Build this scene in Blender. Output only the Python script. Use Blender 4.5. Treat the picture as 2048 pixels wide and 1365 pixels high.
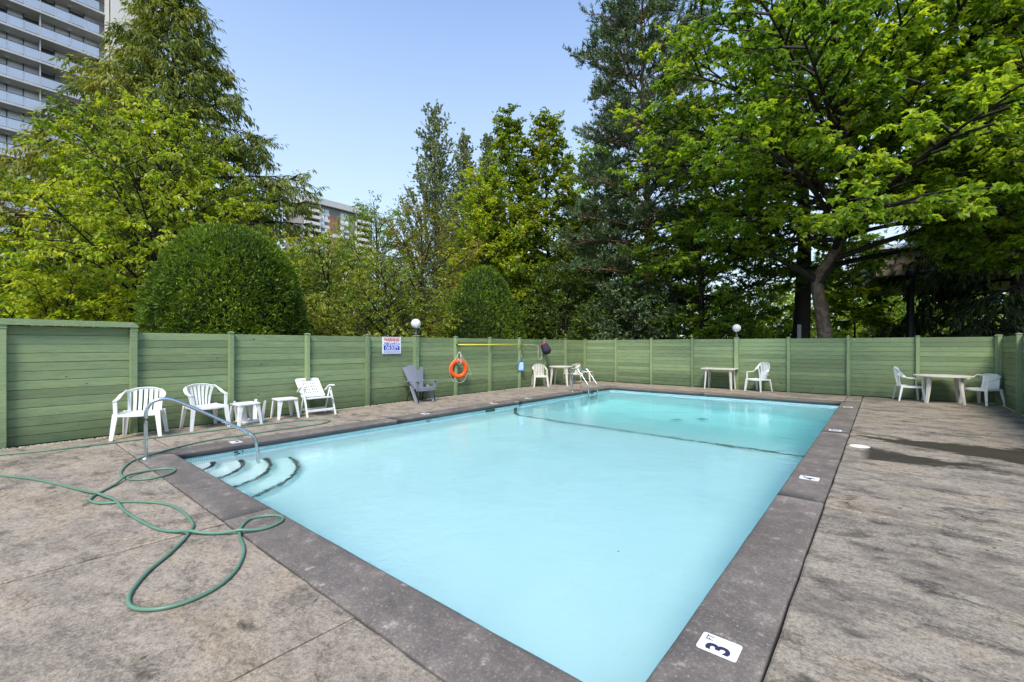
import bpy, math, random
import numpy as np
from mathutils import Vector, Matrix, Euler
R = math.radians
sc = bpy.context.scene
for o in list(bpy.data.objects): bpy.data.objects.remove(o)
C = sc.collection

# ------------------------------------------------------------------ camera
F_PX, HOR = 887.0, 691.0
cam_d = bpy.data.cameras.new('camera'); cam = bpy.data.objects.new('camera', cam_d); C.objects.link(cam)
cam_d.sensor_fit = 'HORIZONTAL'; cam_d.sensor_width = 36.0
cam_d.lens = 36.0 * F_PX / 2048.0
cam_d.shift_y = (HOR - 682.5) / 2048.0
cam_d.clip_start = 0.05; cam_d.clip_end = 3000
cam.location = (0, 0, 1.55); cam.rotation_euler = (R(90), 0, R(39.8))
sc.camera = cam

# ------------------------------------------------------------------ sky and sun
SUN_EL, SUN_AZ = 53.0, 301.0          # azimuth measured counter-clockwise from +X (direction towards the sun)
w = bpy.data.worlds.new('World'); sc.world = w; w.use_nodes = True
nt = w.node_tree; nt.nodes.clear()
out = nt.nodes.new('ShaderNodeOutputWorld'); bg = nt.nodes.new('ShaderNodeBackground')
sky = nt.nodes.new('ShaderNodeTexSky'); sky.sky_type = 'NISHITA'; sky.sun_disc = False
sky.sun_elevation = R(SUN_EL); sky.sun_rotation = R(90 - SUN_AZ)
sky.altitude = 100; sky.air_density = 1.0; sky.dust_density = 1.0; sky.ozone_density = 1.6
bg.inputs['Strength'].default_value = 0.145
tc = nt.nodes.new('ShaderNodeTexCoord'); sep = nt.nodes.new('ShaderNodeSeparateXYZ')
nt.links.new(tc.outputs['Generated'], sep.inputs[0])
# thin high haze: whitens the sky towards the horizon, all the way round
mr = nt.nodes.new('ShaderNodeMapRange'); mr.inputs[1].default_value = 0.0; mr.inputs[2].default_value = 0.85
mr.inputs[3].default_value = 1.0; mr.inputs[4].default_value = 0.0
nt.links.new(sep.outputs[2], mr.inputs[0])
# thin cloud
mp = nt.nodes.new('ShaderNodeMapping'); mp.inputs['Scale'].default_value = (1.5, 1.5, 4.0); mp.inputs['Location'].default_value = (0.3, 1.7, 0.2)
nz = nt.nodes.new('ShaderNodeTexNoise'); nz.inputs['Scale'].default_value = 1.6; nz.inputs['Detail'].default_value = 7; nz.inputs['Roughness'].default_value = 0.55
cr = nt.nodes.new('ShaderNodeMapRange'); cr.inputs[1].default_value = 0.46; cr.inputs[2].default_value = 0.78; cr.inputs[4].default_value = 0.30
nt.links.new(tc.outputs['Generated'], mp.inputs[0]); nt.links.new(mp.outputs[0], nz.inputs['Vector']); nt.links.new(nz.outputs[0], cr.inputs[0])
mx0 = nt.nodes.new('ShaderNodeMath'); mx0.operation = 'MAXIMUM'
nt.links.new(mr.outputs[0], mx0.inputs[0]); nt.links.new(cr.outputs[0], mx0.inputs[1])
sg = nt.nodes.new('ShaderNodeVectorMath'); sg.operation = 'SCALE'; sg.inputs['Scale'].default_value = 1.0
tint = nt.nodes.new('ShaderNodeVectorMath'); tint.operation = 'MULTIPLY'; tint.inputs[1].default_value = (0.55, 0.97, 1.40)
nt.links.new(sky.outputs[0], tint.inputs[0]); nt.links.new(tint.outputs[0], sg.inputs[0])
mix = nt.nodes.new('ShaderNodeMix'); mix.data_type = 'RGBA'
nt.links.new(mx0.outputs[0], mix.inputs[0]); nt.links.new(sg.outputs[0], mix.inputs[6])
mix.inputs[7].default_value = (4.35, 5.05, 5.6, 1)
nt.links.new(mix.outputs[2], bg.inputs['Color']); nt.links.new(bg.outputs[0], out.inputs[0])

sd = bpy.data.lights.new('sun', 'SUN'); sd.energy = 3.4; sd.angle = R(20); sd.color = (1.0, 0.93, 0.81)
sun = bpy.data.objects.new('sun', sd); C.objects.link(sun)
dirv = Vector((math.cos(R(SUN_EL)) * math.cos(R(SUN_AZ)), math.cos(R(SUN_EL)) * math.sin(R(SUN_AZ)), math.sin(R(SUN_EL))))
sun.rotation_euler = dirv.to_track_quat('Z', 'Y').to_euler()

sc.view_settings.view_transform = 'Standard'; sc.view_settings.look = 'None'
sc.view_settings.exposure = 0.58; sc.view_settings.gamma = 1.0; sc.view_settings.use_curve_mapping = False
sc.cycles.max_bounces = 12; sc.cycles.diffuse_bounces = 5; sc.cycles.glossy_bounces = 4
sc.cycles.transmission_bounces = 10; sc.cycles.transparent_max_bounces = 12
sc.cycles.sample_clamp_indirect = 60.0; sc.cycles.use_denoising = True
sc.cycles.caustics_refractive = True; sc.cycles.caustics_reflective = True

# ------------------------------------------------------------------ helpers: objects
def tag(o, label=None, cat=None, group=None, kind=None):
    if label: o['label'] = label
    if cat: o['category'] = cat
    if group: o['group'] = group
    if kind: o['kind'] = kind
    return o
def empty(name, loc=(0, 0, 0), rz=0.0, label=None, cat=None, group=None, kind=None):
    o = bpy.data.objects.new(name, None); C.objects.link(o)
    o.location = loc; o.rotation_euler = (0, 0, rz); o.empty_display_size = 0.1
    return tag(o, label, cat, group, kind)
def copy_tree(o, parent=None, top=True):
    c = o.copy(); C.objects.link(c)
    if not top: c.parent = parent
    for ch in o.children: copy_tree(ch, c, False)
    return c
class MB:
    def __init__(s): s.v = []; s.f = []; s.sm = []
    def add(s, vs, fs, smooth=False):
        b = len(s.v); s.v += [tuple(v) for v in vs]; s.f += [tuple(b + i for i in f) for f in fs]; s.sm += [smooth] * len(fs); return s
    def box(s, c, d, rot=None, bev=0.0):
        x, y, z = d[0] / 2, d[1] / 2, d[2] / 2
        if bev <= 0:
            vs = [Vector((i * x, j * y, k * z)) for i in (-1, 1) for j in (-1, 1) for k in (-1, 1)]
            fs = [(0, 1, 3, 2), (4, 6, 7, 5), (0, 4, 5, 1), (2, 3, 7, 6), (0, 2, 6, 4), (1, 5, 7, 3)]
        else:
            b = min(bev, x * .9, y * .9, z * .9)
            bm = __import__('bmesh').new(); import bmesh
            bmesh.ops.create_cube(bm, size=1.0)
            for v in bm.verts: v.co = Vector((v.co.x * 2 * x, v.co.y * 2 * y, v.co.z * 2 * z))
            bmesh.ops.bevel(bm, geom=list(bm.edges), offset=b, segments=1, affect='EDGES')
            bm.verts.index_update(); vs = [v.co.copy() for v in bm.verts]; fs = [[v.index for v in f.verts] for f in bm.faces]; bm.free()
        if rot is not None:
            M = rot if isinstance(rot, Matrix) else Euler(rot).to_matrix()
            vs = [M @ v for v in vs]
        return s.add([v + Vector(c) for v in vs], fs)
    def prism(s, poly, z0, z1):
        n = len(poly)
        vs = [(p[0], p[1], z0) for p in poly] + [(p[0], p[1], z1) for p in poly]
        fs = [tuple(range(n - 1, -1, -1)), tuple(range(n, 2 * n))] + [(i, (i + 1) % n, n + (i + 1) % n, n + i) for i in range(n)]
        return s.add(vs, fs)
    def sweep(s, path, sect, up=(0, 0, 1), scales=None, smooth=True, cap=True, closed=False, right=None):
        P = [Vector(p) for p in path]; n = len(P); m = len(sect); vs = []
        for i, p in enumerate(P):
            if closed: t = (P[(i + 1) % n] - P[i - 1])
            else: t = (P[min(i + 1, n - 1)] - P[max(i - 1, 0)])
            t.normalize(); u = Vector(up[i]) if isinstance(up, list) else Vector(up)
            r = t.cross(u)
            if r.length < 1e-4: r = t.cross(Vector((0.3, 1, 0)))
            r.normalize(); u2 = r.cross(t)
            k = scales[i] if scales else 1.0
            kx, ky = (k if isinstance(k, (tuple, list)) else (k, k))
            for a, b in sect: vs.append(p + r * a * kx + u2 * b * ky)
        fs = []
        for i in range(n if closed else n - 1):
            j = (i + 1) % n
            for q in range(m):
                q2 = (q + 1) % m; fs.append((i * m + q, i * m + q2, j * m + q2, j * m + q))
        if cap and not closed: fs += [tuple(range(m - 1, -1, -1)), tuple((n - 1) * m + q for q in range(m))]
        return s.add(vs, fs, smooth)
    def tube(s, path, r, seg=10, radii=None, closed=False, cap=True):
        sect = [(math.cos(2 * math.pi * i / seg) * r, math.sin(2 * math.pi * i / seg) * r) for i in range(seg)]
        return s.sweep(path, sect, scales=radii, closed=closed, cap=cap)
    def band(s, path, wdt, th, up=(0, 0, 1), scales=None, bev=0.004):
        a, b = wdt / 2, th / 2; c = min(bev, b * .6)
        sect = [(-a + c, -b), (a - c, -b), (a, -b + c), (a, b - c), (a - c, b), (-a + c, b), (-a, b - c), (-a, -b + c)]
        return s.sweep(path, sect, up=up, scales=scales, smooth=False)
    def lathe(s, prof, seg=20, c=(0, 0, 0), smooth=True):
        vs = []; fs = []; n = len(prof)
        for i in range(seg):
            a = 2 * math.pi * i / seg
            for r, z in prof: vs.append((c[0] + r * math.cos(a), c[1] + r * math.sin(a), c[2] + z))
        for i in range(seg):
            j = (i + 1) % seg
            for k in range(n - 1): fs.append((i * n + k, j * n + k, j * n + k + 1, i * n + k + 1))
        return s.add(vs, fs, smooth)
    def mesh(s, name):
        me = bpy.data.meshes.new(name); me.from_pydata(s.v, [], s.f)
        me.polygons.foreach_set('use_smooth', s.sm); me.update(); return me
    def build(s, name, mat, parent=None, loc=None, kind=None, rot=None):
        me = s.mesh(name); me.materials.append(mat)
        return place(name, me, parent, loc, kind, rot)
def place(name, me, parent=None, loc=None, kind=None, rot=None):
    o = bpy.data.objects.new(name, me); C.objects.link(o)
    if parent: o.parent = parent
    if loc: o.location = loc
    if rot: o.rotation_euler = rot
    if kind: o['kind'] = kind
    return o
def spline(pts, n=6, closed=False):
    P = [Vector(p) for p in pts]; out = []; m = len(P)
    rng = range(m) if closed else range(m - 1)
    for i in rng:
        if closed: a, b, c, d = P[i - 1], P[i], P[(i + 1) % m], P[(i + 2) % m]
        else: a, b, c, d = P[max(i - 1, 0)], P[i], P[i + 1], P[min(i + 2, m - 1)]
        for k in range(n):
            t = k / n
            out.append(0.5 * ((2 * b) + (c - a) * t + (2 * a - 5 * b + 4 * c - d) * t * t + (3 * b - a - 3 * c + d) * t ** 3))
    if not closed: out.append(P[-1])
    return out
def text_mesh(s, size, depth=0.001, sx=1.0, bold=0.0):
    cu = bpy.data.curves.new('txt', 'FONT'); cu.body = s; cu.size = size; cu.extrude = depth; cu.offset = bold
    cu.align_x = 'CENTER'; cu.align_y = 'CENTER'; cu.resolution_u = 3
    o = bpy.data.objects.new('txt', cu); C.objects.link(o)
    bpy.context.view_layer.update()
    me = bpy.data.meshes.new_from_object(o.evaluated_get(bpy.context.evaluated_depsgraph_get()))
    bpy.data.objects.remove(o); bpy.data.curves.remove(cu)
    if sx != 1.0: me.transform(Matrix.Diagonal((sx, 1, 1, 1)))
    return me

# ------------------------------------------------------------------ helpers: materials
class NB:
    def __init__(s, name):
        s.m = bpy.data.materials.new(name); s.m.use_nodes = True; s.t = s.m.node_tree; s.t.nodes.clear()
        s.out = s.n('ShaderNodeOutputMaterial')
    def n(s, ty, **kw):
        x = s.t.nodes.new(ty)
        for k, v in kw.items():
            if k.startswith('i_'):
                key = k[2:]; x.inputs[int(key) if key.isdigit() else key.replace('_', ' ')].default_value = v
            else: setattr(x, k, v)
        return x
    def l(s, a, b): s.t.links.new(a, b)
    def pr(s, base=(.5, .5, .5), rough=.6, spec=.5, metal=0.0):
        p = s.n('ShaderNodeBsdfPrincipled'); p.inputs['Base Color'].default_value = (*base, 1)
        p.inputs['Roughness'].default_value = rough; p.inputs['Specular IOR Level'].default_value = spec; p.inputs['Metallic'].default_value = metal
        s.l(p.outputs[0], s.out.inputs[0]); s.p = p; return p
    def coord(s, kind='Object', scale=(1, 1, 1), loc=None, rot=None):
        t = s.n('ShaderNodeTexCoord') if kind != 'Position' else s.n('ShaderNodeNewGeometry')
        m = s.n('ShaderNodeMapping'); m.inputs['Scale'].default_value = scale
        if rot: m.inputs['Rotation'].default_value = rot
        s.l(t.outputs[kind], m.inputs[0])
        if loc is not None: s.l(loc, m.inputs['Location'])
        return m.outputs[0]
    def noise(s, vec, scale=5, detail=5, rough=.55, dist=0.0):
        x = s.n('ShaderNodeTexNoise'); x.inputs['Scale'].default_value = scale; x.inputs['Detail'].default_value = detail
        x.inputs['Roughness'].default_value = rough; x.inputs['Distortion'].default_value = dist; s.l(vec, x.inputs['Vector']); return x.outputs[0]
    def ramp(s, fac, stops):
        x = s.n('ShaderNodeValToRGB'); e = x.color_ramp.elements
        while len(e) < len(stops): e.new(0.5)
        for q, (p, c) in zip(e, stops): q.position = p; q.color = (*c, 1) if len(c) == 3 else c
        s.l(fac, x.inputs[0]); return x.outputs[0]
    def mixc(s, fac, a, b, mode='MIX'):
        x = s.n('ShaderNodeMix', data_type='RGBA', blend_type=mode)
        for i, v in ((0, fac), (6, a), (7, b)):
            if isinstance(v, (int, float)): x.inputs[i].default_value = v
            elif isinstance(v, tuple): x.inputs[i].default_value = (*v, 1)
            else: s.l(v, x.inputs[i])
        return x.outputs[2]
    def mr(s, v, a, b, c=0.0, d=1.0):
        x = s.n('ShaderNodeMapRange'); s.l(v, x.inputs[0])
        for i, q in zip((1, 2, 3, 4), (a, b, c, d)): x.inputs[i].default_value = q
        return x.outputs[0]
    def math(s, op, a, b=0.0):
        x = s.n('ShaderNodeMath', operation=op)
        for i, v in ((0, a), (1, b)):
            if isinstance(v, (int, float)): x.inputs[i].default_value = v
            else: s.l(v, x.inputs[i])
        return x.outputs[0]
    def bump(s, h, strength=.3, dist=.01, normal=None):
        x = s.n('ShaderNodeBump'); x.inputs['Strength'].default_value = strength; x.inputs['Distance'].default_value = dist
        s.l(h, x.inputs['Height'])
        if normal is not None: s.l(normal, x.inputs['Normal'])
        return x.outputs[0]
    def base(s, c): s.l(c, s.p.inputs['Base Color'])
    def rgh(s, c): s.l(c, s.p.inputs['Roughness'])
    def nrm(s, c): s.l(c, s.p.inputs['Normal'])

def simple(name, col, rough=.5, spec=.5, metal=0.0, var=.12, scale=6.0):
    b = NB(name); b.pr(col, rough, spec, metal)
    n = b.noise(b.coord('Object'), scale, 6, .6)
    lo = tuple(c * (1 - var) for c in col); hi = tuple(min(1, c * (1 + var * .6)) for c in col)
    b.base(b.ramp(n, [(.3, lo), (.7, hi)])); return b.m

def mat_fence(name, base, dirt=1.0):
    b = NB(name); b.pr(base, .62, .35)
    oi = b.n('ShaderNodeObjectInfo')
    cm = b.n('ShaderNodeCombineXYZ'); m1 = b.math('MULTIPLY', oi.outputs['Random'], 37.0); b.l(m1, cm.inputs[0]); b.l(m1, cm.inputs[2])
    v = b.coord('Object', (1.2, 9, 14), cm.outputs[0])
    g = b.noise(v, 3.0, 8, .65, .8)
    v2 = b.coord('Object', (1, 1, 1), cm.outputs[0])
    big = b.noise(v2, 1.6, 4, .6)
    c = tuple(base)
    col = b.ramp(g, [(.25, tuple(x * .62 for x in c)), (.5, c), (.8, (min(1, c[0] * 1.32), min(1, c[1] * 1.2), min(1, c[2] * 1.22)))])
    col = b.mixc(b.mr(big, .35, .7, 0, .35), col, (c[0] * 1.5, c[1] * 1.22, c[2] * .9))
    rv = b.mr(oi.outputs['Random'], 0, 1, .76, 1.16)
    col = b.mixc(1.0, col, rv, 'MULTIPLY')
    # knots: sparse dark ovals
    vo = b.n('ShaderNodeTexVoronoi', feature='F1'); vo.inputs['Scale'].default_value = 2.6; vo.inputs['Randomness'].default_value = 1
    b.l(b.coord('Object', (1, 1, 1.6), cm.outputs[0]), vo.inputs['Vector'])
    kn = b.mr(vo.outputs['Distance'], .045, .07, 1, 0)
    sp = b.n('ShaderNodeSeparateColor'); b.l(vo.outputs['Color'], sp.inputs[0])
    kn = b.math('MULTIPLY', kn, b.math('GREATER_THAN', sp.outputs[0], .35))
    col = b.mixc(b.math('MULTIPLY', kn, .85), col, (.018, .022, .012))
    # weathered scuffs and grime rising from the ground
    sc_ = b.noise(b.coord('Object', (2, 8, 10), cm.outputs[0]), 5, 9, .7)
    col = b.mixc(b.mr(sc_, .63, .70, 0, .6), col, (.36, .41, .27))
    gp = b.n('ShaderNodeNewGeometry'); s2 = b.n('ShaderNodeSeparateXYZ'); b.l(gp.outputs['Position'], s2.inputs[0])
    dn = b.noise(b.coord('Position', (1.5, 1.5, 3)), 2.2, 7, .65)
    dz = b.math('ADD', s2.outputs[2], b.math('MULTIPLY', dn, -.7))
    col = b.mixc(b.mr(dz, -.35, .25, .6 * dirt, 0), col, (.035, .06, .025))
    b.base(col); b.nrm(b.bump(b.math('SUBTRACT', g, b.math('MULTIPLY', kn, 2.0)), .55, .006)); return b.m

def mat_deck(name, light, dark, rot=0.0, patch=.5):
    b = NB(name); b.pr(light, .78, .3)
    oi = b.n('ShaderNodeObjectInfo'); cm = b.n('ShaderNodeCombineXYZ'); b.l(b.math('MULTIPLY', oi.outputs['Random'], 21.0), cm.inputs[2])
    P = b.coord('Position', (1.0, 1.65, 1), cm.outputs[0], rot=(0, 0, rot)); P1 = b.coord('Position', (1, 1, 1), cm.outputs[0])
    Pm = b.coord('Position', (1.0, 1.7, 1), cm.outputs[0], rot=(0, 0, rot))
    a = b.noise(Pm, .9, 6, .6, .6); bl = b.noise(P, 2.6, 8, .62, .5); c1 = b.noise(P, 8.5, 10, .80, .4); f = b.noise(P1, 38, 9, .88)
    lo, hi = tuple(dark), tuple(light); mid = tuple(x * .45 + y * .55 for x, y in zip(lo, hi)); tan = (hi[0] * 1.02, hi[1] * .95, hi[2] * .82)
    col = b.ramp(a, [(.34, mid), (.50, hi), (.66, tan)])
    col = b.mixc(b.mr(bl, .50, .62, 0, .60), col, tuple(x * 1.18 for x in hi))
    col = b.mixc(b.mr(bl, .34, .47, .82, 0), col, tuple(x * 1.05 for x in lo))
    col = b.mixc(b.mr(c1, .36, .50, .68, 0), col, tuple(x * .9 for x in lo))
    col = b.mixc(b.mr(c1, .54, .68, 0, .60), col, tuple(min(1, x * 1.30) for x in hi))
    col = b.mixc(b.mr(f, .42, .50, .55, 0), col, tuple(x * .8 for x in lo))
    col = b.mixc(b.mr(f, .53, .60, 0, .60), col, tuple(min(1, x * 1.45) for x in hi))
    pz = b.noise(Pm, 1.3, 5, .6, .3)
    col = b.mixc(b.mr(pz, .50, .66, 0, patch), col, (lo[0] * 1.15, lo[1] * 1.12, lo[2] * 1.22))
    # isolated dark scars where the skin has worn through
    vo = b.n('ShaderNodeTexVoronoi', feature='F1'); vo.inputs['Scale'].default_value = 2.1
    wn = b.n('ShaderNodeTexNoise'); wn.inputs['Scale'].default_value = 5.0; wn.inputs['Detail'].default_value = 5; b.l(P, wn.inputs['Vector'])
    b.l(b.mixc(.30, P, wn.outputs['Color'], 'ADD'), vo.inputs['Vector']); sp = b.n('ShaderNodeSeparateColor'); b.l(vo.outputs['Color'], sp.inputs[0])
    st = b.math('MULTIPLY', b.mr(vo.outputs['Distance'], .05, .20, 1, 0), b.math('GREATER_THAN', sp.outputs[1], .55))
    col = b.mixc(b.math('MULTIPLY', st, .72), col, tuple(x * .45 for x in lo))
    g2 = b.noise(P1, 120, 3, .6); col = b.mixc(b.mr(g2, .35, .5, .30, 0), col, tuple(x * .7 for x in lo))
    ce = b.n('ShaderNodeTexVoronoi', feature='DISTANCE_TO_EDGE'); ce.inputs['Scale'].default_value = .75
    cn = b.n('ShaderNodeTexNoise'); cn.inputs['Scale'].default_value = 1.6; cn.inputs['Detail'].default_value = 7; cn.inputs['Roughness'].default_value = .65; b.l(P1, cn.inputs['Vector'])
    b.l(b.mixc(.9, P1, cn.outputs['Color'], 'ADD'), ce.inputs['Vector'])
    ck = b.math('MULTIPLY', b.mr(ce.outputs['Distance'], .002, .009, 1, 0), b.mr(bl, .40, .55, 1, 0))
    col = b.mixc(b.math('MULTIPLY', ck, .7), col, tuple(x * .35 for x in lo)); st = b.math('MAXIMUM', st, ck)
    b.base(col)
    n1 = b.bump(a, .5, .03); n2 = b.bump(bl, .8, .02, n1); n3 = b.bump(c1, .6, .010, n2); b.nrm(b.bump(b.math('SUBTRACT', f, st), .5, .004, n3))
    return b

def mat_leaf(name, cols, trans=.35, rough=.5, patch=None, pscale=.35):
    b = NB(name)
    at = b.n('ShaderNodeAttribute', attribute_name='tint')
    col = b.ramp(at.outputs['Fac'], [(i / (len(cols) - 1), c) for i, c in enumerate(cols)])
    if patch:
        pn = b.noise(b.coord('Position'), pscale, 3, .6)
        col = b.mixc(b.mr(pn, patch[1], patch[2], 0, patch[3]), col, patch[0])
    p = b.n('ShaderNodeBsdfPrincipled'); p.inputs['Roughness'].default_value = rough; p.inputs['Specular IOR Level'].default_value = .35
    t = b.n('ShaderNodeBsdfTranslucent'); mx = b.n('ShaderNodeMixShader'); mx.inputs[0].default_value = trans
    tcol = b.mixc(1.0, col, (1.35, 1.25, .55), 'MULTIPLY')
    b.l(col, p.inputs['Base Color']); b.l(tcol, t.inputs[0]); b.l(p.outputs[0], mx.inputs[1]); b.l(t.outputs[0], mx.inputs[2]); b.l(mx.outputs[0], b.out.inputs[0])
    return b.m

def mat_bark(name, col, plates=False):
    b = NB(name); b.pr(col, .85, .2)
    v = b.coord('Position', (6, 6, 1.6)); n = b.noise(v, 3, 8, .7, .4)
    c = b.ramp(n, [(.3, tuple(x * .45 for x in col)), (.6, col), (.8, tuple(min(1, x * 1.5) for x in col))])
    if plates:
        v2 = b.noise(b.coord('Position', (3, 3, 2.2)), 2.4, 4, .5, .4)
        c = b.mixc(b.mr(v2, .52, .56, 0, .85), c, plates)
    b.base(c); b.nrm(b.bump(n, .9, .03)); return b.m

M = {}
M['fence'] = mat_fence('painted_green_wood', (.190, .258, .130))
M['fence_post'] = mat_fence('painted_green_post', (.215, .29, .150), .7)
M['deck_l'] = mat_deck('stamped_concrete_left', (.350, .286, .218), (.085, .069, .055), rot=R(90), patch=.35).m
M['deck_r'] = None
M['plastic'] = simple('white_resin', (.77, .77, .74), .42, .45, var=.13, scale=7)
M['plastic_old'] = simple('aged_cream_resin', (.62, .58, .50), .5, .4, var=.12, scale=5)
M['plastic_grey'] = simple('slate_resin', (.20, .21, .25), .5, .4, var=.12)
M['black'] = simple('black_plastic', (.012, .012, .014), .45, .5)
M['steel'] = simple('stainless_steel', (.62, .64, .63), .24, .5, 1.0, var=.08)
M['orange'] = simple('orange_ring_foam', (.85, .10, .008), .45, .4, var=.1)
M['rope'] = simple('white_rope', (.62, .58, .52), .8, .2, var=.2, scale=60)
M['yellow'] = simple('yellow_pole_paint', (.72, .62, .06), .4, .5, var=.1)
M['blue'] = simple('blue_net_plastic', (.03, .20, .42), .4, .5, var=.1)
M['netwhite'] = simple('pale_net_mesh', (.55, .66, .78), .7, .2, var=.1, scale=60)
M['pink'] = simple('pink_mesh_trim', (.55, .03, .12), .6, .3, var=.25, scale=40)
M['darkbag'] = simple('dark_net_bag', (.035, .03, .05), .8, .2, var=.3, scale=60)
M['globe'] = simple('opal_globe', (.72, .72, .72), .28, .5, var=.05, scale=4)
M['lampbase'] = simple('grey_lamp_collar', (.06, .065, .065), .5, .5, var=.2)
M['signwhite'] = simple('sign_white', (.80, .80, .80), .4, .4, var=.03)
M['red'] = simple('sign_red', (.62, .02, .04), .45, .4, var=.03)
M['signblue'] = simple('sign_blue', (.01, .03, .45), .45, .4, var=.03)
M['decalwhite'] = simple('depth_tile_white', (.74, .73, .70), .45, .4, var=.08, scale=30)
M['decalink'] = simple('depth_tile_ink', (.035, .03, .075), .5, .4, var=.05)
M['darktile'] = simple('dark_blue_tile', (.006, .018, .026), .3, .5, var=.5, scale=30)
M['lid'] = simple('skimmer_lid_plastic', (.70, .67, .58), .5, .4, var=.05)
M['soil'] = simple('dark_joint_soil', (.035, .03, .024), .95, .1, var=.4, scale=20)
M['skimgreen'] = simple('skimmer_throat', (.03, .09, .055), .6, .3)

# right deck has the wet run-off
bR = mat_deck('stamped_concrete_right', (.318, .266, .206), (.060, .050, .042), patch=.5)
def wet(b):
    p = b.n('ShaderNodeNewGeometry'); s = b.n('ShaderNodeSeparateXYZ'); b.l(p.outputs['Position'], s.inputs[0])
    n = b.noise(b.coord('Position', (1.0, 1.6, 1)), 1.6, 5, .6, .4); nf = b.noise(b.coord('Position', (1.4, 3.2, 1)), 3.4, 6, .7)
    jit = b.math('ADD', b.math('MULTIPLY', b.math('SUBTRACT', n, .5), 1.0), b.math('MULTIPLY', b.math('SUBTRACT', nf, .5), .95))
    X, Y = s.outputs[0], s.outputs[1]
    def streak(c0, slope, wd, wslope, x0, x1):
        cy = b.math('ADD', b.math('MULTIPLY', X, slope), c0)
        d = b.math('ABSOLUTE', b.math('SUBTRACT', b.math('ADD', Y, jit), cy))
        ww = b.math('ADD', b.math('MULTIPLY', X, wslope), wd)
        m = b.mr(b.math('SUBTRACT', d, ww), -.11, .015, 1, 0)
        return b.math('MULTIPLY', m, b.mr(X, x0, x0 + .12, 0, 1))
    a = streak(9.60, -.26, .24, .32, -.42, 9)
    c = streak(8.15, -.05, .46, -.30, -.24, 9)
    d = streak(7.95, -.02, .10, 0.01, .0, 9)
    m = b.math('MAXIMUM', b.math('MAXIMUM', a, c), d)
    src = b.p.inputs['Base Color'].links[0].from_socket
    b.base(b.mixc(b.math('MULTIPLY', m, .94), src, (.032, .025, .016)))
    b.rgh(b.mr(m, 0, 1, .78, .60))
wet(bR); M['deck_r'] = bR.m
# coping: smoother, darker, purple-grey with pale scuffs along the joint
def mat_coping():
    b = NB('coping_concrete'); b.pr((.2, .18, .18), .62, .4)
    P = b.coord('Position'); P2 = b.coord('Position', (1, 1, 1))
    a = b.noise(P, 1.7, 8, .62, .4); c = b.noise(P, 7, 9, .78, .3); f = b.noise(P2, 48, 8, .85)
    col = b.ramp(a, [(.32, (.112, .090, .074)), (.5, (.172, .139, .116)), (.7, (.240, .194, .16))])
    col = b.mixc(b.mr(c, .40, .54, .6, 0), col, (.10, .087, .08))
    col = b.mixc(b.mr(c, .57, .66, 0, .75), col, (.46, .41, .36))
    col = b.mixc(b.mr(f, .44, .56, .35, 0), col, (.075, .066, .062))
    col = b.mixc(b.mr(f, .56, .62, 0, .55), col, (.52, .46, .40))
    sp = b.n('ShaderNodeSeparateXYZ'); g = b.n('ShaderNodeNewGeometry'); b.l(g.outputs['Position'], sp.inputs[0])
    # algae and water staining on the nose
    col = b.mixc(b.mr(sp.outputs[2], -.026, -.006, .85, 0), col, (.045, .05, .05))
    b.base(col); b.nrm(b.bump(f, .35, .003, b.bump(c, .5, .008, b.bump(a, .4, .02)))); return b.m
M['coping'] = mat_coping()
# coping on the fence side is bleached like the deck
def mat_tileband():
    b = NB('waterline_mosaic'); b.pr((.5, .7, .75), .25, .5)
    g = b.n('ShaderNodeNewGeometry'); sp = b.n('ShaderNodeSeparateXYZ'); b.l(g.outputs['Position'], sp.inputs[0])
    u = b.math('ADD', sp.outputs[0], sp.outputs[1]); cm = b.n('ShaderNodeCombineXYZ'); b.l(u, cm.inputs[0]); b.l(sp.outputs[2], cm.inputs[1])
    br = b.n('ShaderNodeTexBrick'); br.offset = 0.0; br.inputs['Scale'].default_value = 1.0
    for k, v in (('Color1', (.62, .78, .78, 1)), ('Color2', (.45, .66, .68, 1)), ('Mortar', (.12, .33, .34, 1)), ('Mortar Size', .004), ('Brick Width', .028), ('Row Height', .028)): br.inputs[k].default_value = v
    b.l(cm.outputs[0], br.inputs['Vector'])
    n = b.noise(b.coord('Position'), 1.2, 3); b.base(b.mixc(b.mr(n, .4, .7, 0, .4), br.outputs[0], (.62, .8, .82))); return b.m
M['tileband'] = mat_tileband()
def mat_plaster(nm='pool_plaster', tw=(1.0, 1.0, 1.005)):
    b = NB(nm); b.pr((.82, .82, .80), .7, .3)
    n = b.noise(b.coord('Position'), .7, 5); f = b.noise(b.coord('Position'), 14, 6)
    col = b.ramp(n, [(.3, tuple(x * q for x, q in zip((.84, .85, .84), tw))), (.7, tuple(x * q for x, q in zip((.88, .88, .87), tw)))])
    b.base(b.mixc(b.mr(f, .62, .75, 0, .10), col, (.45, .6, .55))); return b.m
M['plaster'] = mat_plaster(); M['stepplaster'] = mat_plaster('step_plaster', (1.06, 1.06, 1.04))
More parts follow.
